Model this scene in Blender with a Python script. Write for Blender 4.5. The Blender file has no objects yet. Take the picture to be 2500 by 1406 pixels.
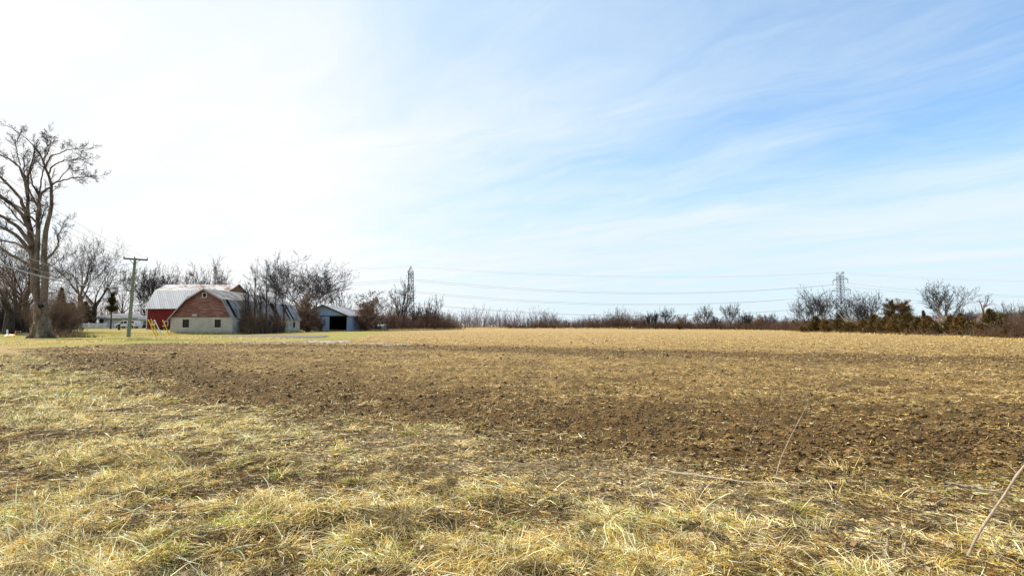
import bpy, bmesh, math, random
import numpy as np
from mathutils import Vector

R = math.radians
C = bpy.context.scene.collection
SC = bpy.context.scene
rng = np.random.default_rng(7)
random.seed(7)

# ------------------------------------------------------------------ camera, sky, sun
F = 1300.0                                  # focal length in photo pixels (photo 2500 x 1406)
CAM_H = 1.6
PITCH = math.atan((794 - 703) / F)
cam_d = bpy.data.cameras.new('camera'); cam = bpy.data.objects.new('camera', cam_d); C.objects.link(cam)
cam_d.sensor_width = 36; cam_d.lens = 36 * F / 2500
cam_d.clip_start = 0.1; cam_d.clip_end = 12000
cam.location = (0, 0, CAM_H); cam.rotation_euler = (math.pi / 2 + PITCH, 0, 0)
SC.camera = cam
SC.view_settings.view_transform = 'Standard'; SC.view_settings.look = 'None'
SC.view_settings.exposure = 0.5; SC.view_settings.gamma = 1
SUN_EL, SUN_AZ = R(46), R(-68)              # azimuth from +Y towards +X

sun_d = bpy.data.lights.new('sun', 'SUN'); sun = bpy.data.objects.new('sun', sun_d); C.objects.link(sun)
sun_d.energy = 5.0; sun_d.angle = R(3.0); sun_d.color = (1.0, 0.89, 0.70)
sdir = Vector((math.sin(SUN_AZ) * math.cos(SUN_EL), math.cos(SUN_AZ) * math.cos(SUN_EL), math.sin(SUN_EL)))
sun.rotation_euler = sdir.to_track_quat('Z', 'Y').to_euler(); sun.location = (-60, 30, 80)

class NT:
    """small helper for building node trees"""
    def __init__(s, tree): s.t = tree; s.n = tree.nodes; s.l = tree.links
    def new(s, kind, **kw):
        n = s.n.new(kind)
        for k, v in kw.items():
            if k.startswith('in_'):
                key = k[3:]; n.inputs[int(key) if key.isdigit() else key].default_value = v
            else: setattr(n, k, v)
        return n
    def link(s, a, b): s.l.new(a, b)
    def plug(s, v, sock):
        if hasattr(v, 'links'): s.link(v, sock)
        else: sock.default_value = v
    def math(s, op, a, b=0.0, clamp=False):
        n = s.n.new('ShaderNodeMath'); n.operation = op; n.use_clamp = clamp
        s.plug(a, n.inputs[0]); s.plug(b, n.inputs[1]); return n.outputs[0]
    def ramp(s, v, a, b, c=0.0, d=1.0, smooth=True):
        n = s.n.new('ShaderNodeMapRange'); n.interpolation_type = 'SMOOTHSTEP' if smooth else 'LINEAR'
        s.plug(v, n.inputs[0]); n.inputs[1].default_value = a; n.inputs[2].default_value = b
        n.inputs[3].default_value = c; n.inputs[4].default_value = d; return n.outputs[0]
    def mix(s, f, a, b, mode='MIX'):
        n = s.n.new('ShaderNodeMix'); n.data_type = 'RGBA'; n.blend_type = mode
        s.plug(f, n.inputs[0])
        for v, i in ((a, 6), (b, 7)):
            if hasattr(v, 'links'): s.link(v, n.inputs[i])
            else: n.inputs[i].default_value = (*v[:3], 1)
        return n.outputs[2]
    def noise(s, vec, scale, detail=4, rough=0.55, dist=0.0, out=0):
        n = s.n.new('ShaderNodeTexNoise'); s.link(vec, n.inputs['Vector'])
        n.inputs['Scale'].default_value = scale; n.inputs['Detail'].default_value = detail
        n.inputs['Roughness'].default_value = rough; n.inputs['Distortion'].default_value = dist
        return n.outputs[out]
    def comb(s, x, y, z):
        n = s.n.new('ShaderNodeCombineXYZ')
        for v, i in ((x, 0), (y, 1), (z, 2)): s.plug(v, n.inputs[i])
        return n.outputs[0]
    def sep(s, v):
        n = s.n.new('ShaderNodeSeparateXYZ'); s.link(v, n.inputs[0]); return n.outputs

world = bpy.data.worlds.new('World'); SC.world = world; world.use_nodes = True
W = NT(world.node_tree); W.n.clear()
sky = W.new('ShaderNodeTexSky'); sky.sky_type = 'NISHITA'; sky.sun_disc = False
sky.sun_elevation = SUN_EL; sky.sun_rotation = SUN_AZ; sky.air_density = 1.0; sky.dust_density = 0.6; sky.ozone_density = 1.5
tc = W.new('ShaderNodeTexCoord')
x, y, z = W.sep(tc.outputs['Generated'])
zz = W.math('MAXIMUM', z, 0.0)
pxx = W.math('DIVIDE', x, W.math('ADD', zz, 0.03)); pyy = W.math('DIVIDE', y, W.math('ADD', zz, 0.03))
ca = W.math('MULTIPLY', W.math('SUBTRACT', pxx, pyy), 0.7071)      # along the cirrus streaks
cb = W.math('MULTIPLY', W.math('ADD', pxx, pyy), 0.7071)           # across them
wob = W.noise(W.comb(pxx, pyy, 0.0), 0.9, 3, 0.5)
cbw = W.math('ADD', cb, W.math('MULTIPLY', W.math('SUBTRACT', wob, 0.5), 0.9))
n_big = W.noise(W.comb(W.math('MULTIPLY', ca, 0.35), cbw, 0.0), 1.1, 3, 0.5)
n_str = W.noise(W.comb(W.math('MULTIPLY', ca, 0.5), W.math('MULTIPLY', cbw, 1.15), 3.7), 1.3, 7, 0.6, 0.7)
n_fine = W.noise(W.comb(W.math('MULTIPLY', ca, 0.9), W.math('MULTIPLY', cbw, 2.6), 9.1), 3.1, 7, 0.64, 0.6)
gap = W.math('MULTIPLY', W.math('MULTIPLY', W.ramp(x, -0.60, 0.92), W.ramp(z, 0.08, 0.34)), W.ramp(cb, 5.0, 3.1, 0.2, 1.0))      # the open sky between the cirrus
nsum = W.math('ADD', W.math('MULTIPLY', W.math('SUBTRACT', n_big, 0.5), 1.0),
              W.math('ADD', W.math('MULTIPLY', W.math('SUBTRACT', n_str, 0.5), 0.62),
                     W.math('MULTIPLY', W.math('SUBTRACT', n_fine, 0.5), 0.32)))
amp = W.ramp(x, -0.5, 0.3, 0.3, 1.0)
blue = W.math('ADD', W.math('MULTIPLY', gap, 0.80), W.math('MULTIPLY', nsum, amp), True)
tint = W.math('ADD', W.math('ADD', W.ramp(x, -0.55, 0.30), W.ramp(z, 0.40, 0.60, 0.0, 0.7)), W.math('MULTIPLY', W.math('SUBTRACT', W.math('ADD', W.math('MULTIPLY', n_big, .6), W.math('MULTIPLY', n_str, .4)), 0.5), 1.5), True)
# clouds are given before the Background strength of 0.1
cloud = W.mix(tint, (7.25, 7.3, 7.35), (5.45, 6.45, 7.05))
skyc = W.mix(1.0, sky.outputs[0], (0.88, 1.40, 1.72), 'MULTIPLY')
col = W.mix(blue, cloud, skyc)
bg = W.new('ShaderNodeBackground'); bg.inputs[1].default_value = 0.1
W.link(col, bg.inputs[0])
wo = W.new('ShaderNodeOutputWorld'); W.link(bg.outputs[0], wo.inputs[0])

# ------------------------------------------------------------------ calibration helpers
CT, ST = math.cos(PITCH), math.sin(PITCH)
def ray(px, py):
    u = (px - 1250) / F; v = (703 - py) / F
    return np.array([u, CT - v * ST, ST + v * CT])
def at(px, py, D):
    """point at world depth D seen at photo pixel (px,py)"""
    d = ray(px, py); s = D / d[1]
    return np.array([d[0] * s, D, CAM_H + d[2] * s])
def gp(px, py):
    """flat ground point under a photo pixel"""
    d = ray(px, py); s = -CAM_H / d[2]
    return np.array([d[0] * s, d[1] * s])
def sstep(a, b, v):
    t = np.clip((np.asarray(v, float) - a) / (b - a), 0, 1); return t * t * (3 - 2 * t)

def vnoise(x, y, seed=0):
    xi = np.floor(x).astype(np.int64); yi = np.floor(y).astype(np.int64)
    fx = x - xi; fy = y - yi; fx = fx * fx * (3 - 2 * fx); fy = fy * fy * (3 - 2 * fy)
    def h(a, b):
        n = (a * 374761393 + b * 668265263 + seed * 1442695041) & 0x7fffffff
        n = ((n ^ (n >> 13)) * 1274126177) & 0x7fffffff
        return ((n ^ (n >> 16)) & 0xffff) / 65535.0
    return (h(xi, yi) * (1 - fx) + h(xi + 1, yi) * fx) * (1 - fy) + (h(xi, yi + 1) * (1 - fx) + h(xi + 1, yi + 1) * fx) * fy
def fbm(x, y, sc, oct=4, seed=0):
    x = np.asarray(x, float); y = np.asarray(y, float)
    s = 0; a = 1; t = 0
    for k in range(oct):
        s = s + a * vnoise(x * sc + 17.3 * k, y * sc - 9.1 * k, seed + k * 31); t += a; a *= .5; sc *= 2.03
    return s / t

def pdist(X, Y, pts):
    d = np.full(np.shape(X), 1e9)
    for (ax, ay), (bx, by) in zip(pts[:-1], pts[1:]):
        vx, vy = bx - ax, by - ay; L = vx * vx + vy * vy + 1e-9
        t = np.clip(((X - ax) * vx + (Y - ay) * vy) / L, 0, 1)
        d = np.minimum(d, np.hypot(X - ax - t * vx, Y - ay - t * vy))
    return d
def inside(X, Y, poly):
    r = np.zeros(np.shape(X), bool); n = len(poly)
    for i in range(n):
        x0, y0 = poly[i]; x1, y1 = poly[(i + 1) % n]
        c = ((y0 > Y) != (y1 > Y)) & (X < (x1 - x0) * (Y - y0) / (y1 - y0 + 1e-12) + x0)
        r ^= c
    return r
EDGE = [tuple(gp(*p)) for p in ((30, 866), (120, 897), (350, 958), (560, 985), (800, 1012), (1000, 1042), (1250, 1085), (1600, 1122), (2000, 1165), (2500, 1200))]
FIELD = EDGE + [(9, 4.9), (30, 6), (58, 30), (60, 62), (63, 110), (60, 175), (58, 226), (20, 236), (-20, 232), (-21, 206),
                tuple(gp(1000, 809.5)), tuple(gp(905, 817)), tuple(gp(862, 829)), tuple(gp(700, 833)), tuple(gp(560, 834.5)), tuple(gp(400, 836)),
                tuple(gp(250, 842)), tuple(gp(100, 850))]
BORDER = FIELD + [FIELD[0]]
def field_sd(X, Y):
    d = pdist(X, Y, BORDER); s = np.where(inside(X, Y, FIELD), d, -d)
    wob = (fbm(X, Y, .9, 4, 5) - .5) * np.clip(np.hypot(X, Y) * .22, 1.4, 6)
    return s + wob
def gh(X, Y):
    """broad height of the land"""
    X = np.asarray(X, float); Y = np.asarray(Y, float)
    h = 0.75 * sstep(78, 128, Y) * sstep(-50, -64, X)
    h = h + 0.15 * sstep(70, 110, Y) * sstep(-58, -75, X)
    return h
def gz(X, Y): return float(gh(X, Y))
def detail(X, Y, sd):
    r = np.hypot(X, Y); k = np.clip(1 - r / 70, 0, 1)
    f = sstep(-.3, .5, sd)
    clod = (fbm(X, Y, 3.2, 3, 3) - .5) * .13 + np.maximum(fbm(X, Y, 7, 2, 13) - .45, 0) * .22
    ruts = (fbm(X * .25, Y, .9, 2, 8) - .5) * .10
    mat = (fbm(X, Y, 1.1, 3, 21) - .5) * .16 + (fbm(X, Y, 5, 3, 23) - .5) * .09
    return k * (f * (clod + ruts) + (1 - f) * mat)

# ------------------------------------------------------------------ object helpers
ORIGIN = {}
def link(o, parent=None):
    C.objects.link(o)
    if parent is not None: o.parent = parent; ORIGIN[o.name] = ORIGIN.get(parent.name, np.zeros(3))
    return o
def tag(o, label=None, cat=None, group=None, kind=None):
    for k, v in (('label', label), ('category', cat), ('group', group), ('kind', kind)):
        if v: o[k] = v
    return o
def thing(name, label, cat, loc, group=None):
    o = bpy.data.objects.new(name, None); C.objects.link(o)
    o.location = tuple(float(v) for v in loc); o.empty_display_size = .3
    ORIGIN[o.name] = np.array(loc, float)
    return tag(o, label, cat, group)
def np_mesh(name, V, faces, mat, parent=None, smooth=False, cols=None, attrs=None):
    """faces: int array (n,k)"""
    V = np.asarray(V, np.float32).reshape(-1, 3)
    if parent is not None: V = V - ORIGIN[parent.name].astype(np.float32)
    faces = np.asarray(faces, np.int32); n, k = faces.shape
    me = bpy.data.meshes.new(name)
    me.vertices.add(len(V)); me.vertices.foreach_set('co', np.ascontiguousarray(V).ravel())
    me.loops.add(n * k); me.loops.foreach_set('vertex_index', np.ascontiguousarray(faces).ravel())
    me.polygons.add(n); me.polygons.foreach_set('loop_start', np.arange(0, n * k, k, dtype=np.int32))
    if smooth: me.polygons.foreach_set('use_smooth', np.ones(n, bool))
    me.update(calc_edges=True)
    if cols is not None:
        a = me.color_attributes.new('tone', 'FLOAT_COLOR', 'POINT')
        c4 = np.ones((len(V), 4), np.float32); c4[:, :3] = cols; a.data.foreach_set('color', c4.ravel())
    for nm, val in (attrs or {}).items():
        a = me.attributes.new(nm, 'FLOAT', 'POINT'); a.data.foreach_set('value', np.asarray(val, np.float32))
    me.materials.append(mat)
    return link(bpy.data.objects.new(name, me), parent)

class MB:
    """collects faces of one mesh, in world coordinates"""
    def __init__(s): s.v = []; s.f = []
    def add(s, vs, fs):
        b = len(s.v); s.v += [tuple(map(float, v)) for v in vs]; s.f += [tuple(b + i for i in f) for f in fs]; return s
    def box(s, x0, x1, y0, y1, z0, z1):
        return s.add([(x0, y0, z0), (x1, y0, z0), (x1, y1, z0), (x0, y1, z0), (x0, y0, z1), (x1, y0, z1), (x1, y1, z1), (x0, y1, z1)],
                     [(0, 3, 2, 1), (4, 5, 6, 7), (0, 1, 5, 4), (1, 2, 6, 5), (2, 3, 7, 6), (3, 0, 4, 7)])
    def slab(s, a, b, c, d, t):
        """quad a b c d thickened by vector t"""
        a, b, c, d, t = (np.array(v, float) for v in (a, b, c, d, t))
        return s.add([a, b, c, d, a + t, b + t, c + t, d + t],
                     [(3, 2, 1, 0), (4, 5, 6, 7), (0, 1, 5, 4), (1, 2, 6, 5), (2, 3, 7, 6), (3, 0, 4, 7)])
    def prism(s, pts, axis, a0, a1):
        """2-D outline extruded along axis 'x' or 'y' ((u,z) outline)"""
        n = len(pts); vs = []
        for a in (a0, a1):
            for (u, z) in pts: vs.append((a, u, z) if axis == 'x' else (u, a, z))
        fs = [tuple(range(n)), tuple(range(2 * n - 1, n - 1, -1))]
        fs += [(i, i + n, (i + 1) % n + n, (i + 1) % n) for i in range(n)]
        return s.add(vs, fs)
    def bar(s, p, q, r, n=6, r2=None):
        p = np.array(p, float); q = np.array(q, float); d = q - p; L = np.linalg.norm(d); d = d / (L + 1e-9)
        ref = np.array([0, 0, 1.]) if abs(d[2]) < .9 else np.array([1., 0, 0])
        a = np.cross(d, ref); a /= np.linalg.norm(a); b = np.cross(d, a); r2 = r if r2 is None else r2
        vs = []
        for c, rr in ((p, r), (q, r2)):
            for i in range(n):
                t = 2 * math.pi * i / n; vs.append(c + rr * (math.cos(t) * a + math.sin(t) * b))
        fs = [(i, (i + 1) % n, n + (i + 1) % n, n + i) for i in range(n)] + [tuple(range(n - 1, -1, -1)), tuple(range(n, 2 * n))]
        return s.add(vs, fs)
    def path(s, pts, r, n=5):
        for a, b in zip(pts[:-1], pts[1:]): s.bar(a, b, r, n)
        return s
    def build(s, name, mat, parent=None, bevel=0, smooth=False):
        me = bpy.data.meshes.new(name); o0 = ORIGIN[parent.name] if parent is not None else np.zeros(3)
        me.from_pydata([tuple(np.array(v) - o0) for v in s.v], [], s.f); me.update()
        bm = bmesh.new(); bm.from_mesh(me); bmesh.ops.recalc_face_normals(bm, faces=bm.faces); bm.to_mesh(me); bm.free()
        if smooth: me.polygons.foreach_set('use_smooth', np.ones(len(me.polygons), bool))
        me.materials.append(mat); o = link(bpy.data.objects.new(name, me), parent)
        if bevel:
            m = o.modifiers.new('bevel', 'BEVEL'); m.width = bevel; m.segments = 2
        return o

# ------------------------------------------------------------------ materials
def mat(name, build, rough=.8, metal=0.0):
    m = bpy.data.materials.new(name); m.use_nodes = True
    t = NT(m.node_tree); t.n.clear()
    bs = t.new('ShaderNodeBsdfPrincipled'); bs.inputs['Roughness'].default_value = rough; bs.inputs['Metallic'].default_value = metal
    bs.inputs['Specular IOR Level'].default_value = .3
    out = t.new('ShaderNodeOutputMaterial'); t.link(bs.outputs[0], out.inputs[0])
    tcn = t.new('ShaderNodeTexCoord')
    build(t, bs, tcn.outputs['Object']); return m
def bump(t, bs, h, strength=.5, dist=.05):
    b = t.new('ShaderNodeBump'); b.inputs['Strength'].default_value = strength; b.inputs['Distance'].default_value = dist
    t.link(h, b.inputs['Height']); t.link(b.outputs[0], bs.inputs['Normal'])
def plain(name, c, var=.25, scale=6, rough=.8, metal=0, stretch=(1, 1, 1), bmp=.0):
    def f(t, bs, co):
        mp = t.new('ShaderNodeMapping'); mp.inputs['Scale'].default_value = stretch; t.link(co, mp.inputs[0])
        n = t.noise(mp.outputs[0], scale, 5, .6)
        k = t.ramp(n, .3, .7)
        t.link(t.mix(k, [v * (1 - var) for v in c], [min(1, v * (1 + var)) for v in c]), bs.inputs['Base Color'])
        if bmp: bump(t, bs, n, bmp)
    return mat(name, f, rough, metal)

def tone_mat(name, trans=.35, rough=.7, noise=0.0):
    m = bpy.data.materials.new(name); m.use_nodes = True; t = NT(m.node_tree); t.n.clear()
    a = t.new('ShaderNodeAttribute', attribute_name='tone')
    d = t.new('ShaderNodeBsdfDiffuse'); tr = t.new('ShaderNodeBsdfTranslucent'); mx = t.new('ShaderNodeMixShader'); mx.inputs[0].default_value = trans
    gl = t.new('ShaderNodeBsdfGlossy'); gl.inputs['Roughness'].default_value = .45; gl.inputs[0].default_value = (.9, .9, .9, 1)
    m2 = t.new('ShaderNodeMixShader'); m2.inputs[0].default_value = .035
    t.link(a.outputs['Color'], d.inputs[0]); t.link(a.outputs['Color'], tr.inputs[0])
    t.link(d.outputs[0], mx.inputs[1]); t.link(tr.outputs[0], mx.inputs[2])
    t.link(mx.outputs[0], m2.inputs[1]); t.link(gl.outputs[0], m2.inputs[2])
    out = t.new('ShaderNodeOutputMaterial'); t.link(m2.outputs[0], out.inputs[0]); return m

def bark(name, c, c2, sc=2.0):
    def f(t, bs, co):
        mp = t.new('ShaderNodeMapping'); mp.inputs['Scale'].default_value = (3, 3, .5); t.link(co, mp.inputs[0])
        n = t.noise(mp.outputs[0], sc, 6, .65, .4); n2 = t.noise(co, .6, 3)
        base = t.mix(t.ramp(n, .35, .65), c, c2)
        t.link(t.mix(t.ramp(n2, .45, .7, 0, .5), base, [v * 1.3 for v in c2]), bs.inputs['Base Color']); bump(t, bs, n, .9, .12)
    return mat(name, f, .9)

M = {}
M['bark'] = bark('bark', (.070, .048, .034), (.22, .16, .115))
M['bark_dark'] = bark('bark_dark', (.032, .024, .02), (.095, .07, .056))
M['bark_pale'] = bark('bark_pale', (.20, .17, .14), (.42, .37, .31))
M['twig'] = plain('twig', (.038, .032, .035), .35, 1.2, .85)
M['twig_grey'] = plain('twig_grey', (.07, .062, .066), .35, 1.2, .85)
M['twig_brown'] = plain('twig_brown', (.17, .11, .072), .4, .6, .85)
M['twig_red'] = plain('twig_red', (.135, .083, .058), .4, .5, .85)
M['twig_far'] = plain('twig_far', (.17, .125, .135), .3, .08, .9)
M['grass'] = tone_mat('grass_blades', .3)
M['needle'] = tone_mat('needle_sprays', .18)
M['straw'] = tone_mat('straw_bits', .2)
M['white_paint'] = plain('white_paint', (.78, .79, .80), .06, 3, .5)
M['trim'] = plain('grey_trim', (.36, .35, .33), .25, 4, .7, stretch=(1, 1, 6))
M['white_trim'] = plain('white_trim', (.66, .64, .6), .15, 6, .7)
M['dark_glass'] = plain('dark_glass', (.012, .012, .014), .3, 2, .08)
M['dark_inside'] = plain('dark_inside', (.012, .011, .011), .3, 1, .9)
M['dark_wood'] = plain('dark_wood', (.07, .045, .03), .4, 8, .9, stretch=(1, 1, 6))
M['yellow'] = plain('yellow_plastic', (.75, .48, .02), .08, 5, .45)
M['white_plastic'] = plain('white_plastic', (.75, .75, .78), .06, 5, .45)
M['orange'] = plain('orange_plastic', (.85, .28, .07), .15, 9, .5)
M['steel'] = plain('grey_steel', (.04, .055, .085), .2, .5, .6, .0)
M['insul'] = plain('brown_porcelain', (.07, .055, .05), .2, 2, .3)
M['cable'] = plain('cable_sheath', (.32, .34, .38), .15, .6, .4)
M['wire'] = plain('bare_wire', (.26, .28, .31), .1, .3, .45)
M['rubber'] = plain('tyre_rubber', (.02, .02, .021), .2, 20, .8)
M['alloy'] = plain('wheel_alloy', (.5, .5, .52), .1, 10, .35, .6)
M['car_white'] = plain('car_white', (.82, .83, .85), .03, 1, .22)
M['black_trim'] = plain('black_trim', (.02, .02, .022), .2, 8, .5)
M['lamp_red'] = plain('lamp_red', (.35, .02, .015), .1, 20, .25)
M['lamp_clear'] = plain('lamp_clear', (.6, .6, .58), .1, 20, .15)
M['stalk'] = plain('dry_stalk', (.36, .29, .215), .35, 14, .8, stretch=(4, 4, 1))
M['stalk_pale'] = plain('dry_stalk_pale', (.52, .43, .32), .25, 14, .8, stretch=(4, 4, 1))
M['pole_wood'] = plain('pole_wood', (.20, .215, .155), .35, 3, .9, stretch=(8, 8, .5))
M['arm_wood'] = plain('arm_wood', (.10, .085, .07), .3, 4, .9)
M['stone'] = plain('field_stone', (.30, .28, .26), .4, 2, .9)
M['tank'] = plain('pale_blue_tank', (.45, .53, .62), .2, 1, .5)
M['shingle'] = plain('grey_shingle', (.17, .18, .20), .25, 5, .9, stretch=(1, 1, 3))
M['house_wall'] = plain('house_siding', (.72, .72, .74), .05, 2, .7)
M['brown_roof'] = plain('brown_roof', (.19, .13, .095), .4, 1.2, .9, stretch=(1, 1, 1))

def block_wall(name, c1, c2, mortar):
    def f(t, bs, co):
        x, y, z = t.sep(co); v = t.comb(t.math('ADD', x, y), z, 0.0)
        b = t.new('ShaderNodeTexBrick'); t.link(v, b.inputs['Vector'])
        b.inputs['Scale'].default_value = 1; b.inputs['Brick Width'].default_value = .42; b.inputs['Row Height'].default_value = .205
        b.inputs['Mortar Size'].default_value = .012; b.inputs['Color1'].default_value = (*c1, 1); b.inputs['Color2'].default_value = (*c2, 1)
        b.inputs['Mortar'].default_value = (*mortar, 1); b.inputs['Bias'].default_value = -.1
        n = t.noise(co, .9, 5, .6); st = t.noise(t.comb(t.math('ADD', x, y), t.math('MULTIPLY', z, .25), 0.0), 1.6, 5, .65)
        base = t.mix(t.ramp(n, .35, .7), b.outputs['Color'], t.mix(.5, b.outputs['Color'], (.30, .27, .21)))
        damp = t.math('MULTIPLY', t.ramp(z, .9, .0), t.ramp(st, .3, .6, .2, .9))
        base = t.mix(damp, base, (.15, .13, .095)); base = t.mix(t.ramp(st, .58, .72, 0, .5), base, (.22, .195, .15))
        t.link(base, bs.inputs['Base Color']); bump(t, bs, b.outputs['Fac'], -.4, .02)
    return mat(name, f, .92)
M['block'] = block_wall('concrete_block', (.45, .43, .385), (.52, .50, .45), (.33, .315, .285))

def board_wall(name, red, bare, wear, horiz=True, pitch=5.0):
    def f(t, bs, co):
        x, y, z = t.sep(co); u = t.math('ADD', x, y)
        v = t.comb(t.math('MULTIPLY', u, .55), t.math('MULTIPLY', z, pitch), 0.0) if horiz else t.comb(t.math('MULTIPLY', u, pitch), t.math('MULTIPLY', z, .45), 0.0)
        n = t.noise(v, 1.3, 6, .65, .3); n2 = t.noise(co, .5, 4)
        w = t.ramp(t.math('ADD', t.math('MULTIPLY', n, .7), t.math('MULTIPLY', n2, .35)), wear, wear + .16)
        c = t.mix(t.noise(co, 2.2, 4), [q * .7 for q in red], [q * 1.25 for q in red])
        t.link(t.mix(w, c, bare), bs.inputs['Base Color']); bump(t, bs, n, .4, .03)
    return mat(name, f, .9)
M['red_lap'] = board_wall('weathered_red_lap', (.20, .074, .058), (.34, .225, .19), .49)
M['red_vert'] = board_wall('dark_red_vertical', (.16, .018, .018), (.10, .045, .04), .60, False, 3.2)
M['brown_gable'] = board_wall('brown_gable_boards', (.20, .10, .06), (.13, .09, .065), .5, True, 3)

def metal_roof(name, c, rust, amount, pitch=2.2, rough=.42):
    def f(t, bs, co):
        x, y, z = t.sep(co); u = t.math('ADD', x, y)
        w = t.math('FRACT', t.math('MULTIPLY', u, pitch)); rib = t.math('MULTIPLY', t.ramp(w, 0.0, .12), t.ramp(w, .3, .18))
        sheet = t.math('FLOOR', t.math('MULTIPLY', u, 1.05)); wn = t.new('ShaderNodeTexWhiteNoise', noise_dimensions='1D'); t.link(sheet, wn.inputs['W'])
        n = t.noise(co, .55, 6, .62, .3); s = t.noise(t.comb(t.math('MULTIPLY', u, 2.2), t.math('MULTIPLY', z, .35), 0.0), 1.1, 5, .6)
        tone = t.mix(wn.outputs['Value'], [v * .80 for v in c], [min(1, v * 1.1) for v in c])
        tone = t.mix(t.ramp(s, .45, .75, 0, .55), tone, [v * .62 for v in c])
        tone = t.mix(t.math('MULTIPLY', rib, .35), tone, [v * .5 for v in c])
        r = t.ramp(t.math('ADD', t.math('MULTIPLY', n, .75), t.math('MULTIPLY', s, .25)), amount, amount + .1)
        t.link(t.mix(r, tone, rust), bs.inputs['Base Color']); bump(t, bs, rib, .7, .04)
        t.link(t.mix(r, (rough,) * 3, (.9,) * 3), bs.inputs['Roughness'])
    return mat(name, f, rough, .0)
M['roof_white'] = metal_roof('galvanised_roof', (.37, .40, .465), (.25, .19, .16), .57)
M['roof_barn'] = metal_roof('barn_roof_sheets', (.265, .27, .28), (.18, .14, .11), .46)
M['roof_rusty'] = metal_roof('rusty_galvanised_roof', (.37, .39, .44), (.22, .115, .075), .475)
M['roof_shed'] = metal_roof('shed_roof', (.40, .41, .46), (.20, .14, .13), .50)
M['blue_metal'] = metal_roof('blue_grey_sheet_wall', (.29, .39, .54), (.27, .26, .28), .60, 2.6, .55)

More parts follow.
